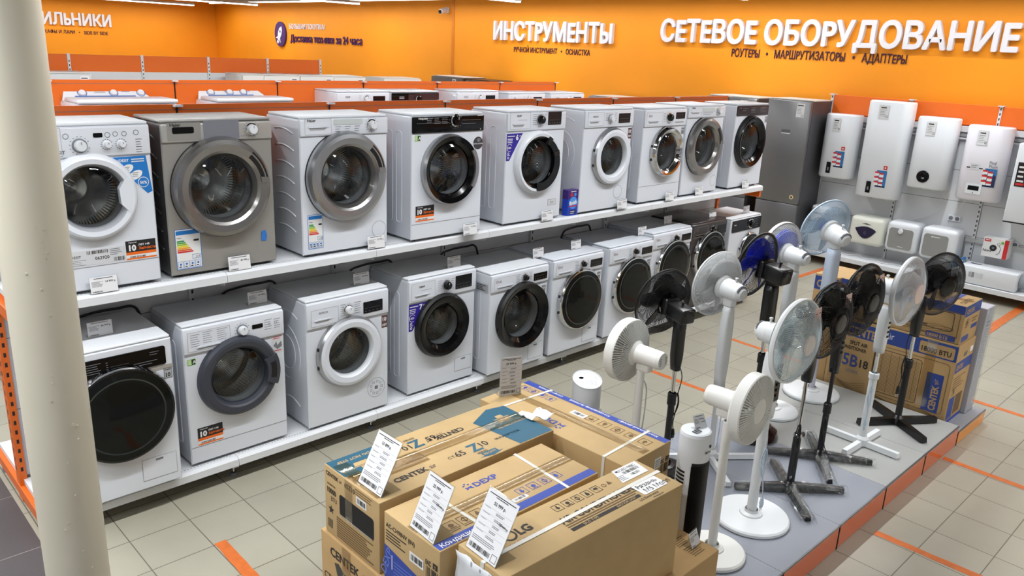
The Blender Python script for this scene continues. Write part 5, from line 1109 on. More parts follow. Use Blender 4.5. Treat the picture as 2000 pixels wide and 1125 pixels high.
        if sp.get('stripe'): MB().box((-w/2-.003, -d*.2, z0+.03), (-w/2+.012, d*.35, z1-.03), sp['stripe'], .006, 2).build('side_trim', cb)
    # head
    T = Matrix.Translation((0, 0, h)) @ Matrix.Rotation(sp.get('yaw', 0), 4, 'Z') @ Matrix.Rotation(-sp.get('tilt', 0), 4, 'X') @ Matrix.Translation((0, -sp.get('fwd', .12), sp.get('lift', .0)))
    def nb(): q = MB(); q.M = T; return q
    R_ = sp['R']; hc = sp.get('hc', c); dp = sp.get('dp', .055)
    b = nb()
    if sp['head'] == 'solid':           # moulded grille with slats
        b.lathe([(R_*.98, -.030), (R_, -.024), (R_, .022), (R_*.985, .028), (R_*.95, .026), (R_*.955, -.026), (R_*.98, -.030)], (0, 0, 0), (0, 1, 0), 64, hc); b.build('rim', t)
        for nm, sg, y0, y1, ri in (('front_grille', -1, -.045, -.026, .36), ('rear_grille', 1, .060, .028, .42)):
            b = nb(); n = 72
            for k in range(n):
                a = 2*PI*k/n; e = V((math.cos(a), 0, math.sin(a))); g = V((-math.sin(a), 0, math.cos(a))); dd = V((0, sg*.006, 0)); hw = .0016
                A, B = e*R_*ri+V((0, y0, 0)), e*R_*.965+V((0, y1, 0)); P = [A-g*hw, A+g*hw, B+g*hw*1.3, B-g*hw*1.3]
                b.add([p-dd/2 for p in P]+[p+dd/2 for p in P], [(0, 1, 2, 3), (7, 6, 5, 4), (0, 4, 5, 1), (1, 5, 6, 2), (2, 6, 7, 3), (3, 7, 4, 0)], hc)
            b.lathe([(R_*ri, y0), (R_*ri*.6, y0+sg*.006), (0, y0+sg*.01)] if sg < 0 else [(R_*ri, y0), (R_*ri*.8, y0+.012), (.05, y0+.02)], (0, 0, 0), (0, 1, 0), 48, hc)
            q = .66; b.tube([(R_*q*math.cos(2*PI*k/48), y0+(y1-y0)*.5, R_*q*math.sin(2*PI*k/48)) for k in range(48)], .002, 4, hc, True); b.build(nm, t)
        q = blades(7, .03, R_*.88, .075, hc); q.v = [T @ p for p in q.v]; q.build('blades', t)
        b = nb(); ml = sp.get('ml', .14); b.lathe([(.050, .06), (.052, .07), (.049, .075+ml*.9), (.045, .078+ml), (.036, .079+ml), (0, .079+ml)], (0, 0, 0), (0, 1, 0), 36, hc); f = Fr(T @ V((0, .080+ml, 0)), T.to_3x3() @ V((-1, 0, 0)), T.to_3x3() @ V((0, 0, 1)))
        o = b.build('motor_housing', t); b = MB()
        for sx in (-1, 1):
            for k in range(5): b.rect(f, sx*.026-.008, -.02+k*.009, sx*.026+.008, -.0165+k*.009, lead)
        b.build('vent_slots', o)
        MB().box((-.026, -.02, h-.085), (.026, .06, h-.03), hc, .01, 2).build('tilt_joint', t)
    else:
        n = sp.get('n', 84); tw = sp.get('tw', .5); wr = sp.get('wr', .0011); wm = sp.get('wm', c); rb = sp.get('rb', .05)
        fp = [(rb, -dp-.012), (R_*.45, -dp-.010), (R_*.72, -dp*.82), (R_*.9, -dp*.45), (R_*.985, -.012), (R_, 0)]; rp = [(.062, dp*.8), (R_*.45, dp*.85), (R_*.72, dp*.78), (R_*.9, dp*.5), (R_*.985, .012), (R_, 0)]
        guard(b, fp, n, wr, wm, tw, sp.get('rings', (.45, .8))); 
        o = b.build('front_guard', t)
        q = nb(); q.lathe([(rb+.004, -dp-.010), (rb, -dp-.016), (rb*.8, -dp-.019), (0, -dp-.021)], (0, 0, 0), (0, 1, 0), 32, sp.get('badge', hc)); q.build('badge', o)
        b = nb(); guard(b, rp, n, wr, wm, -tw if sp.get('cross', 1) else tw, sp.get('rings', (.45, .8))); b.build('rear_guard', t)
        b = nb(); rr = sp.get('rim', .005); 
        if sp.get('rimband'): b.lathe([(R_-.002, -.012), (R_+.006, -.012), (R_+.008, 0), (R_+.006, .012), (R_-.002, .012), (R_-.002, -.012)], (0, 0, 0), (0, 1, 0), 64, sp.get('rimm', c))
        else: b.tube([(R_*math.cos(2*PI*k/64), 0, R_*math.sin(2*PI*k/64)) for k in range(64)], rr, 6, sp.get('rimm', wm), True)
        b.build('rim', t)
        q = blades(sp.get('nb', 3), .025, R_*.86, sp.get('bw', .14), sp['bm'], sweep=sp.get('sweep', .3)); q.v = [T @ p for p in q.v]; q.build('blades', t)
        q = nb(); q.lathe([(0, -.035), (.025, -.033), (.034, -.02), (.036, .012)], (0, 0, 0), (0, 1, 0), 28, sp.get('hubm', sp['bm'])); q.build('hub', t)
        q = nb(); mr = sp.get('mr', .052); ml = sp.get('ml', .15)
        if sp.get('mot') == 'square':
            for y0, y1, a, bb_ in ((dp*.7, dp*.7+ml*.25, mr*1.05, mr*1.05), (dp*.7+ml*.25, dp*.7+ml, mr, mr*.9)): q.box((-a, y0, -bb_), (a, y1, bb_), hc, .012, 2)
        else: q.lathe([(mr*1.15, dp*.75), (mr*1.2, dp*.85), (mr*1.15, dp+.012), (mr, dp+.02), (mr*.97, dp+ml*.55), (mr*.8, dp+ml*.85), (mr*.5, dp+ml), (0, dp+ml+.004)], (0, 0, 0), (0, 1, 0), 32, hc)
        o = q.build('motor_housing', t); q = nb()
        for k in range(10): a = -1.1-PI/2+2.2*k/9+PI; q.box((mr*.70*math.cos(a)-.003, dp+ml*.86, mr*.70*math.sin(a)-.008), (mr*.70*math.cos(a)+.003, dp+ml*.93, mr*.70*math.sin(a)+.008), lead if c is fanw else blkm)
        q.build('vent_slots', o)
        q = nb(); q.cyl((0, dp+ml*.55, mr*.9), (0, dp+ml*.55, mr*1.25), .006, .006, 10, hc); q.cyl((0, dp+ml*.55, mr*1.25), (0, dp+ml*.55, mr*1.38), .010, .009, 10, hc); q.build('oscillation_knob', o)
        if sp.get('label'): q = nb(); q.box((-mr*.9-.002, dp*.7+.05, -.02), (-mr-.001, dp*.7+.09, .03), mat('sticker_pale'), 0); q.box((-mr-.002, dp*.7+.045, -.02), (-mr-.0005, dp*.7+.09, .03), mat('sticker_pale')); q.build('rating_label', o)
        MB().box((-.024, -.035, h-.10), (.024, .035, h-.02), hc, .010, 2).build('tilt_joint', t)
    if sp.get('tag'):
        u, v, wd, hg, m, rot = sp['tag']; Y = -dp*.55-.012-.003; q = nb(); f = Fr((u, Y, v), (1, 0, rot), (-rot, 0, 1)); q.obox(f, 0, 0, wd, hg, 0, .001, m); q.lines(f, .006, hg*.7, wd*.3, 1, .01, ink, .004, 0, .0016); q.lines(f, wd*.6, hg*.7, wd*.3, 1, .01, ink, .004, 0, .0016); q.barcode(f, .008, .006, wd*.7, .013, ink, 14, .0016); q.build('hang_tag', t)
    for pts, r, m in sp.get('cords', []): cord_coil(t, pts, r, m)
    if sp.get('bag'):
        q = nb(); R = random.Random(int(x*100)); g = []
        k0, k1 = sp['bag']
        for i in range(19):
            a = 2*PI*i/18; row = []
            for j in range(8):
                s_ = j/7; rr = (k0+(k1-k0)*s_)*R_; yy = -dp*(1-(rr/R_)**2)-.022-.010*R.random() if s_ < .9 else .0; row.append((rr*math.cos(a), yy, rr*math.sin(a)))
            g.append(row)
        g[-1] = g[0]; q.sheet(g, .0006, bag); q.build('plastic_bag', t)
    return t
FW = dict(c=fanw)
whitecord = mat('cord_white', (228, 230, 232), .5); bluecord = mat('cord_pale_blue', (196, 212, 226), .4); blackcord = mat('cord_black', (20, 20, 22), .5)
def bnd(x, y, z, h): return bundle(x, y, z, h)
fan('white fan with clear bagged blades and white rim on a large round base', 3.56, 1.735, 1.04, -.06, dict(c=fanw, base='disc', br=.20, pole=[(.03, .63, .026, fanw)], box=(.60, .95, .085, .08, fanw), btn=blk, btnp=blk, head='wire', R=.208, n=96, tw=.9, cross=1, wm=mat('wire_pale_ice', (214, 228, 232), .35), wr=.0012, rimband=1, rimm=fanw, bm=glass('ice_clear_blade', (.93, .97, .975), .04, .1, .14), nb=3, bw=.17, rb=.052, badge=mat('badge_pinkish', (232, 226, 226), .35), mr=.058, ml=.15, dp=.062, fwd=.10, bag=(.25, .95),
    tag=(.06, .08, .06, .085, paperp, .1), cords=[([(-.03, -.04, .56), (-.035, -.05, .50)]+bnd(-.035, -.05, .36, .16)+[(-.03, -.06, .24), (-.035, -.07, .17)], .003, bluecord)]))
t1 = fan('white fan with a moulded slatted head facing front, beside the black and white tower fan', 3.125, 1.70, .82, .05, dict(c=warmwhite, base='disc', br=.165, pole=[(.03, .72, .022, warmwhite)], head='solid', R=.168, ml=.14, fwd=.10, tilt=.0))
fan('white fan with a moulded slatted head turned away, behind the long box', 3.25, 2.31, .83, PI+.05, dict(c=warmwhite, base='disc', br=.165, pole=[(.03, .75, .022, warmwhite)], head='solid', R=.172, ml=.15, fwd=.10, cords=[([(-.03, .0, .68), (-.07, 0, .62), (-.075, 0, .5), (-.06, 0, .3), (-.06, .0, .12)], .004, whitecord)]))
fan('black mesh fan turned away, with a pale sticker on its square black motor', 3.62, 2.34, .98, PI-.25, dict(c=fanb, base='disc', br=.12, pole=[(.02, .47, .019, blkm), (.44, .70, .012, chrome)], collars=[(.42, .50, .026, blkm)], box=(.64, .93, .066, .06, fanb), head='wire', R=.195, n=110, tw=1.0, wr=.0013, bm=mat('smoke_blade', (24, 24, 26), .25), nb=5, bw=.12, mot='square', mr=.047, ml=.19, label=1, fwd=.16, tilt=.12,
    cords=[([(-.03, 0, .66), (-.06, .0, .58), (-.03, .01, .48)]+bnd(-.035, 0, .42, .14)+[(-.03, 0, .32), (-.035, 0, .26)], .003, blackcord)]))
fan('all-white mesh fan turned away, between the black mesh and the royal-blue-bladed fans', 3.95, 2.24, 1.08, PI-.2, dict(c=fanw, base='cross', ang=51, arm=.33, aw=(.018, .018, .028, .028), pole=[(.02, .58, .017, fanw)], box=(.48, .98, .072, .06, fanw), head='wire', R=.192, n=110, tw=1.0, wr=.0013, bm=fanw, nb=3, bw=.16, mr=.058, ml=.15, fwd=.11, tilt=.06,
    cords=[([(-.03, 0, .56), (-.05, 0, .48), (-.055, 0, .3), (-.05, 0, .08)], .003, whitecord)]))
fan('black fan with royal blue blades and square motor on a glossy dome base', 4.45, 2.25, 1.10, PI-.08, dict(c=fanb, base='dome', bc=mat('brown_gloss', (38, 16, 10), .1, coat=.6), pole=[(.08, .55, .019, blkm), (.5, .72, .012, chrome)], collars=[(.50, .57, .026, blkm)], box=(.66, 1.02, .085, .075, fanb), boxshape='slab', head='wire', R=.205, n=84, tw=.7, wr=.0012, bm=fanblue, nb=5, bw=.15, mot='square', mr=.056, ml=.19, rim=.010, fwd=.13, tilt=.14))
fan('white fan with light blue blades, between the royal blue and ice-blue fans', 4.885, 2.34, 1.12, PI-.2, dict(c=fanw, base='disc', br=.175, pole=[(.03, .75, .02, fanw)], box=(.62, 1.02, .08, .07, fanw), boxshape='slab', stripe=mat('blue_trim', (60, 96, 190), .4), head='wire', R=.192, n=80, tw=.5, wr=.0012, rimband=1, rimm=fanw, bm=fanblueL, nb=3, bw=.17, mr=.056, ml=.17, fwd=.12, tilt=.05))
fan('tallest fan with ice-blue blades and a blue-sided white column, nearest the wall heaters', 5.40, 2.31, 1.20, PI-.38, dict(c=fanw, base='disc', br=.20, pole=[(.03, .8, .021, mat('pole_lavender', (222, 220, 236), .4))], box=(.62, 1.10, .085, .085, mat('pale_blue_plastic', (206, 218, 236), .4)), boxshape='slab', stripe=mat('blue_trim'), head='wire', R=.208, n=90, tw=.6, wr=.0012, wm=mat('wire_ice_blue', (198, 218, 236), .35), rim=.007, bm=fanlb, hubm=mat('hub_blue', (40, 90, 205), .3), nb=3, bw=.18, mr=.066, ml=.17, fwd=.12, tilt=.22))
fan('black fan with dense dark blades and a pink tag on a film-wrapped cross-foot, front row', 3.98, 1.735, 1.05, -.10, dict(c=fanb, base='wrapped', ang=46, arm=.31, pole=[(.02, .36, .022, blkm), (.34, .72, .011, chrome)], collars=[(.34, .365, .024, chrome)], knobz=.345, box=(.68, .92, .062, .06, fanb), head='wire', R=.208, n=96, tw=.35, cross=0, wr=.0014, rings=(.2, .35, .5, .62, .74, .86), bm=mat('black_blade', (12, 12, 13), .2), nb=5, bw=.16, mr=.05, ml=.13, fwd=.07, tilt=.0,
    tag=(.055, .06, .055, .085, paperp, .06), cords=[([(-.035, -.02, .70), (-.045, -.03, .6), (-.05, -.03, .46)]+bnd(-.05, -.03, .36, .16)+[(-.05, -.03, .24), (-.055, -.03, .19)], .003, blackcord)]))
fan('black fan with see-through mesh and a pink tag, left of the white bagged fan', 4.48, 1.80, 1.06, -.12, dict(c=fanb, base='wrapped', ang=37, arm=.31, pole=[(.02, .36, .019, blkm), (.34, .75, .012, blkm)], collars=[(.31, .38, .024, blkm)], box=(.58, .95, .06, .058, fanb), btn=blkm, head='wire', R=.212, n=120, tw=1.1, wr=.0012, bm=mat('smoke_blade'), nb=5, bw=.11, mr=.048, ml=.13, fwd=.10,
    tag=(.065, .075, .045, .075, paperp, .12), cords=[([(-.035, -.02, .66), (-.045, -.03, .5), (-.05, -.03, .34)]+bnd(-.05, -.03, .26, .10)+[(-.02, -.03, .12), (.0, -.04, .07)], .003, blackcord)]))
fan('white bagged fan with pale blades on a white cross-foot and chrome pole, front row', 4.885, 1.71, 1.06, -.04, dict(c=fanw, base='cross', ang=-2, arm=.235, aw=(.02, .02, .034, .034), pole=[(.02, .49, .024, fanw), (.48, .72, .012, chrome)], collars=[(.46, .505, .031, fanw)], box=(.64, .94, .072, .066, fanw), btn=blk, head='wire', R=.205, n=96, tw=.8, wr=.0010, rimband=1, rimm=fanw, bm=mat('pale_blade', (232, 236, 240), .35), nb=3, bw=.17, rb=.062, badge=mat('badge_pink', (240, 214, 206), .4), mr=.052, ml=.13, fwd=.10, bag=(.3, 1.02),
    cords=[([(-.035, -.01, .62), (-.05, -.02, .52), (-.05, -.02, .42)]+bnd(-.045, -.02, .35, .12)+[(-.045, -.02, .26), (-.05, -.02, .20)], .003, bluecord)]))
fan('black mesh fan with a white tag on a bare black cross-foot', 5.395, 1.685, 1.03, -.42, dict(c=fanb, base='cross', ang=55, arm=.29, aw=(.026, .022, .045, .038), pole=[(.02, .46, .022, blkm), (.44, .72, .012, chrome)], collars=[(.41, .475, .027, blkm)], box=(.64, .92, .066, .06, fanb), head='wire', R=.205, n=120, tw=1.1, wr=.0012, bm=mat('smoke_blade'), nb=3, bw=.15, rb=.06, badge=blk, mr=.054, ml=.15, fwd=.11,
    tag=(.03, .06, .055, .06, paper, .1), cords=[([(-.03, .01, .66), (-.05, 0, .58), (-.045, -.01, .5)]+bnd(-.045, -.01, .42, .16)+[(-.05, -.01, .34), (-.06, -.01, .29)], .003, blackcord)]))
# ------------------------------------------------------------------ tower fan and humidifier
t = thing('tower_fan', 'white tower fan with a tall black grille beside the cardboard boxes', 'fan', (2.845, 1.695, .15))
MB().lathe([(.10, 0), (.105, .006), (.10, .014), (0, .016)], (0, 0, .001), (0, 0, 1), 40, white2).build('base', t)
MB().lathe([(.066, .016), (.070, .03), (.070, .753), (.066, .766), (.058, .770), (0, .770)], (0, 0, 0), (0, 0, 1), 40, white2).build('body', t)
b = MB()
for k in range(44): 
    a = -PI*.92+PI*.60*k/43; e = V((math.cos(a+.25), math.sin(a+.25), 0)); b.box(e*.0715+V((-.0012, -.0012, .03)), e*.0715+V((.0012, .0012, .62)), blkm)
A = [-PI*.92+.25+PI*.60*k/20 for k in range(21)]
b.add([(.0708*math.cos(a), .0708*math.sin(a), z_) for z_ in (.025, .635) for a in A], [(k, k+1, 22+k, 21+k) for k in range(20)], mat('black_mesh', (8, 8, 9), .6), True); b.build('front_grille', t)
b = MB()
for k in range(12):
    for j in range(9): a = PI*.72+.55*j/9+.35; q = V((.0706*math.cos(a), .0706*math.sin(a), .36+k*.022)); 
    A = [PI*.80+.75*j/8 for j in range(9)]; b.add([(.0712*math.cos(a), .0712*math.sin(a), z_) for z_ in (.38+k*.018, .390+k*.018) for a in A], [(j, j+1, 10+j, 9+j) for j in range(8)], blkm)
b.build('rear_vents', t)
f = TF(0, 0, .7705); b = MB(); b.rrect(f, -.045, -.035, .0, .0, .012, mat('recess_shade'), .0006)
for k in range(3): b.rrect(f, -.042+k*.015, -.032, -.033+k*.015, -.003, .004, ink, .001)
b.build('control_panel', t); b = MB(); ff = Fr((0, -.0712, .66), (1, 0, 0), (0, 0, 1)); b.disc(ff, .012, .05, .008, ink, .001, 14); b.text(ff, 'Midea', 0, .02, .018, ink, .001, al='C'); b.build('logo', t)
price_tag('small tilted price card on top of the black and white tower fan', 2.86, 1.68, .922, .065, .06, '5 999 р.', -.25, '6 999', .5, 'small price cards on the podium', foot=.03)
t = thing('humidifier', 'white cylindrical humidifier with a slanted control top, in the aisle behind the boxes', 'humidifier', (3.64, 2.99, 0))
b = MB(); n = 48; r = .092; vs = []; sl_ = .30
for q in (0, 1):
    for k in range(n):
        a = 2*PI*k/n; xx, yy = r*math.cos(a), r*math.sin(a); vs.append((xx, yy, .004 if q == 0 else .50+sl_*(yy*.75+xx*.45)))
b.add(vs, [(k, (k+1) % n, n+(k+1) % n, n+k) for k in range(n)]+[tuple(range(n))[::-1]], white2, True); b.build('body', t)
nx = V((-.45*sl_, -.75*sl_, 1)).normalized(); u_ = (V((1, -.6, 0))-nx*V((1, -.6, 0)).dot(nx)).normalized(); f = Fr((0, 0, .50), u_, nx.cross(u_)); b = MB()
b.poly(f, [(r*1.02*math.cos(a), r*1.06*math.sin(a)) for a in [2*PI*k/40 for k in range(40)]], white2, .001); b.tube([f.p(r*1.0*math.cos(2*PI*k/40), r*1.04*math.sin(2*PI*k/40), .001) for k in range(40)], .004, 6, white2, True); b.build('top', t)
b = MB(); b.poly(f, [(-.035+.016*math.cos(a), .02+.011*math.sin(a)) for a in [2*PI*k/20 for k in range(20)]], blk, .002); b.ringf(f, 0, .005, .062, .0635, lead, .002, 30, -.4, 2.2)
for k, (u, v) in enumerate(((-.01, -.03), (.02, -.02), (.015, -.045), (.045, -.03), (.04, -.055))): b.ringf(f, u, v, .006, .0075, lead, .002, 12)
b.build('controls', t); ff = Fr((.025, -.0915, 0), (1, .2, 0), (0, 0, 1)); b = MB(); b.text(ff, 'Ballu', -.02, .30, .03, lead, .003, bold=0); b.build('logo', t)
# ------------------------------------------------------------------ refrigerators along the right wall and at the back
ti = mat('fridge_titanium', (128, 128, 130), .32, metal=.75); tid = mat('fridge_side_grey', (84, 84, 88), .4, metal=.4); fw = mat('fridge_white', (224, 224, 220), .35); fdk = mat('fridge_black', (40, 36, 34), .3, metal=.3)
def fridge(label, x, y, w, d, h, m, ms, rz, split=.62, tagg=None, group='refrigerators along the right wall', topm=None):
    """front faces local -Y, centre of the front edge at the origin"""
    t = thing('refrigerator', label, 'refrigerator', (x, y, 0), rz, group); a = w/2
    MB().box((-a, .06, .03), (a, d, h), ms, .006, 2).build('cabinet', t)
    MB().box((-a+.002, .055, h), (a-.002, d-.01, h+.012), topm or mat('fridge_top', (214, 212, 206), .5)).build('top_cap', t)
    zs = h*split*.5
    for nm, z0, z1 in (('freezer_door', .06, zs-.003), ('fridge_door', zs+.003, h-.004)):
        o = MB().box((-a, 0, z0), (a, .056, z1), m, .006, 2).build(nm, t)
    f = Fr((-a, 0, 0), (1, 0, 0), (0, 0, 1)); b = MB(); b.rect(f, a-.06, h*.80, a+.06, h*.82, mat('label_grey', (90, 92, 96), .4), .001); b.rect(f, a-.06, h*.795, a+.06, h*.80, inkw, .001); b.build('handle_badge', t)
    MB().box((-a+.02, .05, .0), (a-.02, d-.02, .03), blkm).build('plinth', t)
    if tagg: b = MB(); b.rect(f, tagg, h-.20, tagg+.105, h-.03, paper, .002); b.lines(f, tagg+.01, h-.05, .08, 1, .02, ink, .012, .2, .0026); b.lines(f, tagg+.01, h-.085, .07, 5, .016, lead, .004, .3, .0026); b.frame(f, tagg+.07, h-.19, tagg+.095, h-.165, .003, ink, .0026); b.build('price_sheet', t)
    return t
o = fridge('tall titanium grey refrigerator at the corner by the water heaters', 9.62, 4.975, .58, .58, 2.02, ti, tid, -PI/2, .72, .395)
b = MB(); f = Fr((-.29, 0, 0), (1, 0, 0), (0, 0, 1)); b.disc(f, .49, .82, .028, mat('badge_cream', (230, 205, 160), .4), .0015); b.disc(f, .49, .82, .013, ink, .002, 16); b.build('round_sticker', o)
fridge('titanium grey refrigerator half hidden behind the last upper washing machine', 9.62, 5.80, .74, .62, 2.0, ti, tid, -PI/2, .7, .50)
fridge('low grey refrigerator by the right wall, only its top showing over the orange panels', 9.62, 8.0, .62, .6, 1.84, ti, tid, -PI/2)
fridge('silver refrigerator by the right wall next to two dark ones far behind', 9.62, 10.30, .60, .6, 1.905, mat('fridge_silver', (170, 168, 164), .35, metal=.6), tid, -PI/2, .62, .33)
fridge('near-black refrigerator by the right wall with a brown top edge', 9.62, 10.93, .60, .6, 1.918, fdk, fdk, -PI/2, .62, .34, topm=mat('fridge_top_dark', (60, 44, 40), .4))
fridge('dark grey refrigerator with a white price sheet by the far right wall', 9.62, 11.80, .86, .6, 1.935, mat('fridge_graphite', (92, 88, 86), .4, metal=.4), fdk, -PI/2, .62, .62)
for k, (x, lb) in enumerate(((5.72, 'white refrigerator without a price sheet, first of the far row at the shelving end'), (6.19, 'white refrigerator, second of the far row behind the orange panels'), (6.80, 'white refrigerator, third of the far row behind the orange panels'), (7.40, 'white refrigerator at the right end of the far row of four'))):
    fridge(lb, x, 11.55, .33 if k == 0 else .595, .6, 1.945-.006*k, fw, fw, 0, .62, None if k == 0 else .45, 'white refrigerators in the far row', fw)
fridge('white refrigerator standing apart to the right of the far row', 8.47, 11.55, .78, .6, 1.905, fw, fw, 0, .62, .68, 'white refrigerators in the far row', fw)
fridge('white refrigerator beside the column far behind, with a wide grey price sheet', 3.16, 11.55, .62, .6, 1.94, mat('fridge_grey_white', (206, 208, 210), .35), fw, 0, .62, .48, 'white refrigerators in the far row', fw)
# ------------------------------------------------------------------ water heaters on the wall
def heater(label, y0, y1, z0, z1, d, kind, corner=.06):
    w = y1-y0; t = thing('water_heater', label, 'water heater', (PX-.03, (y0+y1)/2, z0), -PI/2, 'tall water heaters on the wall'); a = w/2; h = z1-z0; X0 = -(d+.02)
    # local: x along the wall, front at y = X0
    pts = rr_pts(-a, X0, a, -.02, min(corner*1.8, d*.42), 8); L_ = []
    for k, z in ((.955, 0), (1, .018), (1, h-.018), (.955, h)): L_.append([(p*k, -.02+(q+.02)*k if k < 1 else q, z) for p, q in pts])
    nn = len(pts); b = MB(); vs = [p for l in L_ for p in l]; fs = [(i*nn+k, i*nn+(k+1) % nn, (i+1)*nn+(k+1) % nn, (i+1)*nn+k) for i in range(3) for k in range(nn)]+[tuple(range(nn))[::-1], tuple(3*nn+k for k in range(nn))]
    b.add(vs, fs, white2 if kind != 4 else mat('heater_lilac_white', (232, 230, 238), .35), True); b.build('tank', t)
    b = MB()
    for z in (h*.2, h*.8): b.box((-.05, -.03, z), (.05, .03, z+.03), lead)
    b.build('wall_bracket', t)
    f = Fr((-a, X0-.001, 0), (1, 0, 0), (0, 0, 1))
    b = MB()
    for q in (.35, .65): b.cyl((-a+w*q, -d*.5, -.03), (-a+w*q, -d*.5, .01), .012, .012, 10, chrome)
    b.build('pipe_stub', t)
    b = MB(); b.obox(f, w*.30, h-.215, w*.55, h-.045, .002, .003, clear); b.rect(f, w*.32, h-.205, w*.53, h-.05, paper, .0035); b.lines(f, w*.35, h-.07, w*.13, 1, .02, ink, .012, .2, .0042); b.lines(f, w*.34, h-.10, w*.15, 5, .018, lead, .004, .4, .0042); b.frame(f, w*.48, h-.19, w*.52, h-.165, .004, ink, .0042); b.build('price_sheet', t)
    b = MB()
    if kind in (1, 2, 4):
        u, v = (.50*w, .14) if kind != 4 else (.62*w, .17); sk = mat('sticker_sea', (40, 110, 170), .4); dk = mat('sticker_deep', (24, 44, 90), .4)
        b.rect(f, u, v, u+.12, v+.2, sk if kind != 4 else dk, .002)
        if kind == 4: b.poly(f, [(u, v+.13), (u+.05, v+.17), (u+.12, v+.12), (u+.12, v+.2), (u, v+.2)], sk, .0024); b.text(f, 'Piof', u+.03, v+.25, .045, lead, .002); b.text(f, 'Plum', u+.03, v+.21, .045, lead, .002)
        else: b.rect(f, u+.07, v+.215, u+.115, v+.26, redp, .002); b.disc(f, u+.092, v+.236, .01, inkw, .003, 10)
        for k in range(3):
            for j in (0, 1):
                uu, vv = u-.02+j*.055, v+.02+k*.057-j*.012; b.rect(f, uu, vv, uu+.05, vv+.05, inkw, .0028); b.rect(f, uu, vv+.03, uu+.05, vv+.05, redp, .0034)
        b.rect(f, u, v, u+.12, v+.018, dk, .0028); b.build('sticker', t); b = MB()
    if kind in (1, 2): b.prism(f, rr_pts(w*.30, .055, w*.30+.055, .195, .006), 0, .006, blk); b.rect(f, w*.30+.018, .09, w*.30+.037, .13, lead, .007)
    elif kind == 3: b.lathe([(.07, 0), (.07, .008), (.062, .012), (.04, .014), (.036, .022), (0, .023)], f.p(w*.44, .14), f.n, 32, blk); b.rect(f, w*.44-.005, .115, w*.44+.025, .135, lead, .024)
    elif kind == 4: b.prism(f, rr_pts(w*.27, .075, w*.27+.16, .185, .012), 0, .006, white2); b.rect(f, w*.27+.022, .115, w*.27+.135, .165, blk, .0075); b.rect(f, w*.27+.075, .085, w*.27+.085, .095, ink, .0075)
    b.build('control_panel', t)
    if kind == 4: b = MB(); b.rect(f, w*.2, .355, w*.56, .368, ink, .001); b.rect(f, w*.28, .34, w*.48, .41, mat('sticker_pale'), .003); b.lines(f, w*.30, .39, w*.14, 2, .02, lead, .006, .2, .0036); b.build('logo_strip', t)
    return t
heater('slim water heater beside the grey refrigerator, with a red and blue sticker', 4.20, 4.625, 1.10, 1.885, .27, 1)
heater('tallest water heater on the wall', 3.60, 4.115, .935, 2.085, .28, 2)
heater('water heater with a round black dial', 3.085, 3.53, 1.13, 1.945, .27, 3)
heater('lilac-white water heater with a small display and blue sticker', 2.53, 2.985, 1.08, 1.90, .27, 4, .08)
t = thing('gas_boiler', 'white wall boiler with a black label at the right edge of the photo', 'boiler', (PX-.03, 2.13, .90), -PI/2)
MB().box((-.30, -.30, 0), (.30, -.02, .86), white2, .015, 2).build('casing', t); MB().box((-.295, -.305, .005), (.295, -.28, .018), blk).build('bottom_trim', t)
b = MB(); f = Fr((-.30, -.3015, 0), (1, 0, 0), (0, 0, 1)); b.rect(f, .035, .40, .14, .66, mat('label_black', (30, 22, 26), .4), .001); b.lines(f, .05, .62, .07, 4, .05, inkw, .02, .3, .0016); b.rect(f, .045, .415, .125, .44, redp, .0016); b.build('label', t)
b = MB(); b.box((-.05, -.03, .4), (.05, .03, .44), lead); b.build('wall_bracket', t)
def smallheater(label, y0, y1, z0, z1, kind):
    w = y1-y0; h = z1-z0; d = .30; t = thing('small_water_heater', label, 'water heater', (PX-.03, (y0+y1)/2, z0), -PI/2, 'small water heaters above the wall shelf')
    bm = MB(); body = mat('heater_cream', (234, 236, 226), .35) if kind == 1 else white2
    bm.box((-w/2, -d, 0), (w/2, -.02, h), body, .055, 5); bm.build('tank', t); b = MB(); b.box((-.06, -.03, h*.5), (.06, .03, h*.5+.04), lead); b.build('wall_bracket', t)
    f = Fr((0, -d-.001, 0), (1, 0, 0), (0, 0, 1)); b = MB(); g_ = mat('panel_grey', (146, 147, 146), .45)
    if kind == 1:
        P = [(-.13, .20)]+[(-.13+.26*k/12, .20+.035*math.sin(PI*k/12)) for k in range(1, 12)]+[(.13, .19)]+[(.115-.23*k/12, .085+.03*(abs(k-6)/6)**2*3-.0) for k in range(0, 13)]
        b.prism(f, P, .0, .006, mat('heater_indigo', (34, 28, 62), .25)); b.lathe([(.022, 0), (.020, .012), (0, .013)], f.p(0, .155, .006), f.n, 20, mat('heater_indigo_knob', (60, 54, 96), .3)); b.poly(f, [(-.06, .265), (.05, .258), (.06, .262), (0, .275)], ink, .001)
    elif kind == 2:
        b.prism(f, rr_pts(-w/2+.04, .045, w/2-.05, h-.075, .035), -.002, .006, g_); b.lathe([(.03, 0), (.03, .006, chrome), (.026, .022), (0, .023)], f.p(-.01, h-.105, .006), f.n, 24, white2); b.lines(f, -.02, .075, .06, 1, .01, inkw, .006, 0, .008)
    else:
        b.prism(f, rr_pts(-w/2+.04, .04, w/2-.09, h-.075, .035), -.002, .006, g_); b.lines(f, -.06, h-.10, .08, 1, .01, inkw, .008, 0, .008); b.disc(f, -.07, h-.104, .009, inkw, .008, 12)
    b.build('front_panel', t)
smallheater('small cream water heater with a dark indigo front panel, under the tallest heater', 3.665, 4.08, .34, .69, 1)
smallheater('small white water heater with a grey panel and a round white knob', 3.26, 3.63, .335, .70, 2)
smallheater('small white water heater with a plain grey panel, right of the knobbed one', 2.83, 3.23, .33, .705, 3)
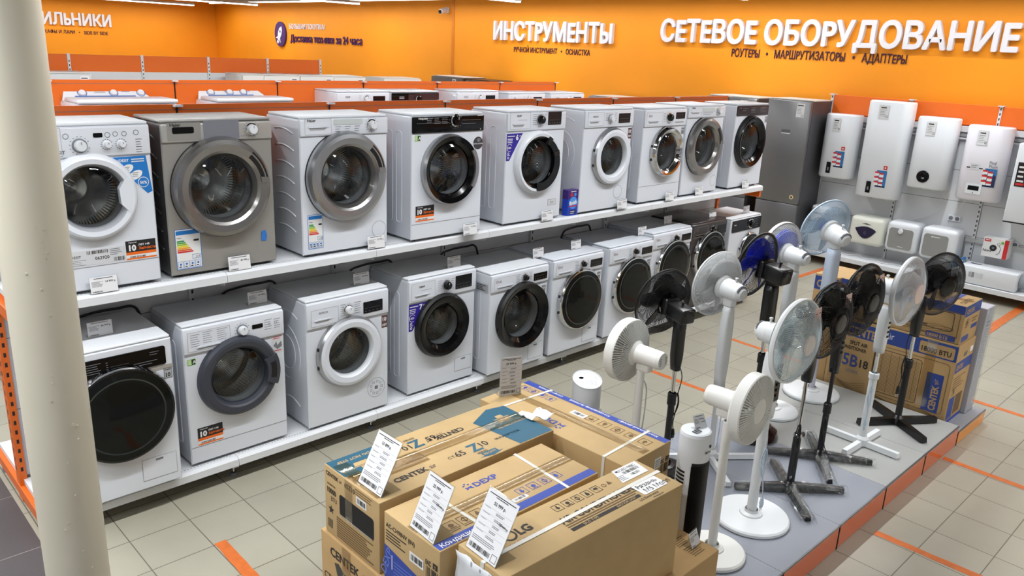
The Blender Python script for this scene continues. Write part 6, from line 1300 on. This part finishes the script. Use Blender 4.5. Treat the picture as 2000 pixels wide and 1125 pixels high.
# ------------------------------------------------------------------ odds and ends on the wall shelf
t = thing('white_tub', 'white cylindrical heater standing on the wall shelf beside the grey refrigerator', 'heater', (9.98, 4.42, .166))
MB().lathe([(.19, 0), (.205, .01), (.205, .52), (.20, .545), (.17, .56), (0, .562)], (0, 0, 0), (0, 0, 1), 48, white2).build('drum_body', t); MB().lathe([(.206, 0), (.208, .004), (.208, .016), (.206, .02)], (0, 0, .47), (0, 0, 1), 48, lead).build('seam_band', t)
t = thing('ventilation_unit', 'long white boxed appliance with a flex hose end lying on the wall shelf', 'appliance', (9.93, 2.42, .167), -PI/2)
MB().box((-.30, -.15, .004), (.28, .13, .20), white2, .008, 2).build('casing', t); b = MB(); f = Fr((-.30, -.151, 0), (1, 0, 0), (0, 0, 1)); b.barcode(f, .10, .08, .16, .14, lead, 10, .001); b.barcode(f, .17, .08, .25, .14, mat('sticker_pale'), 10, .001); b.build('print', t)
b = MB()
for k in range(7): b.lathe([(.07, 0), (.078, .006), (.07, .012)], (.27+k*.012, 0, .10), (1, 0, 0), 24, mat('hose_grey', (170, 178, 184), .4))
b.build('hose', t); b = MB(); b.box((-.24, .0, .198), (-.14, .01, .21), lead); b.box((-.24, .0, .198), (-.23, .06, .206), lead); b.box((-.15, .0, .198), (-.14, .06, .206), lead); b.build('hook', t)
t = thing('hood_box', 'red and white appliance box with a black round picture hanging on the wall panel', 'box', (PX-.02, 2.475, .46), -PI/2)
MB().box((-.13, -.16, 0), (.13, -.0, .22), inkw, .002, 1).build('carton', t); b = MB(); f = Fr((-.13, -.161, 0), (1, 0, 0), (0, 0, 1)); b.rect(f, .215, .002, .258, .218, redp, .001); b.rect(f, .01, .175, .075, .205, redp, .0012); b.lines(f, .02, .197, .045, 1, .01, inkw, .008, 0, .002); b.disc(f, .11, .11, .036, ink, .0014); b.disc(f, .11, .11, .012, lead, .002, 14); b.text(f, 'Nord', .012, .06, .04, ink, .0012, bold=.01); b.disc(f, .195, .18, .016, greenp, .0014, 16); b.ringf(f, .16, .16, .012, .016, lead, .0014, 14); b.tube([f.p(.165, .15), f.p(.185, .11), f.p(.18, .06), f.p(.15, .04)], .003, 5, lead); b.build('printed_graphics', t)
bm_ = glass('blue_bottle', (.45, .72, .92), .12, .06, .15)
for k, (dx, dy) in enumerate(((0, 0), (.07, .0), (0, .07), (.07, .07))):
    t = thing('water_bottle', ['blue plastic water bottle nearest the camera of the four beside the long white appliance', 'blue plastic water bottle nearest the shelf wall on the right of the four', 'blue plastic water bottle at the front left of the four', 'blue plastic water bottle at the back left of the four by the wall panel'][k], 'bottle', (9.90+dx, 2.745+dy, .166), 0, 'blue water bottles on the wall shelf')
    MB().lathe([(.028, 0), (.032, .006), (.032, .14), (.03, .15), (.032, .16), (.03, .19), (.014, .225), (.012, .235)], (0, 0, 0), (0, 0, 1), 20, bm_).build('bottle', t); MB().lathe([(.014, .233), (.014, .25), (0, .25)], (0, 0, 0), (0, 0, 1), 14, inblue).build('cap', t); MB().lathe([(.0325, .06), (.0325, .12)], (0, 0, 0), (0, 0, 1), 20, mat('bottle_label', (150, 190, 225), .4)).build('label', t)
def loose_cord(label, P, r=.006, m=whitecord): b = MB(); b.tube(smooth_curve(P, 8), r, 6, m); tag(b.build('power_cord'), label, 'cord')
loose_cord('white power cord lying in loops on the wall shelf under the cream heater', [(9.95, 4.15, .172), (9.90, 4.05, .172), (10.0, 3.95, .174), (9.88, 3.85, .174), (9.97, 3.75, .172), (9.85, 3.62, .172), (9.92, 3.45, .172), (9.86, 3.3, .172)])
loose_cord('thin white cord hanging from the heater with the round dial', [(10.02, 3.16, 1.12), (10.12, 3.12, 1.0), (10.14, 3.2, .85), (10.15, 3.42, .72), (10.15, 3.55, .66)], .004)
loose_cord('thin white cord hanging below the lilac-white heater to the socket', [(10.02, 2.88, 1.06), (10.12, 2.93, .95), (10.15, 3.0, .84)], .004)
# cables behind the lower machines
for x, lb in ((1.30, 'black hose behind the lower washer by the column'), (2.15, 'black hose bowed above the second lower washer, at the back'), (3.05, 'black hose at the back above the violet 7 kg washer'), (3.85, 'black cable under the upper shelf behind the clear-window washer'), (5.2, 'black cable under the upper shelf behind the smoked glass machines')):
    b = MB(); b.tube(smooth_curve([(x-.26, 4.50, .80), (x-.20, 4.505, .98), (x-.1, 4.51, 1.015), (x+.05, 4.51, 1.02), (x+.16, 4.51, 1.0), (x+.2, 4.51, .8)], 6), .008, 8, blackcord); tag(b.build('drain_hose'), lb, 'hose')
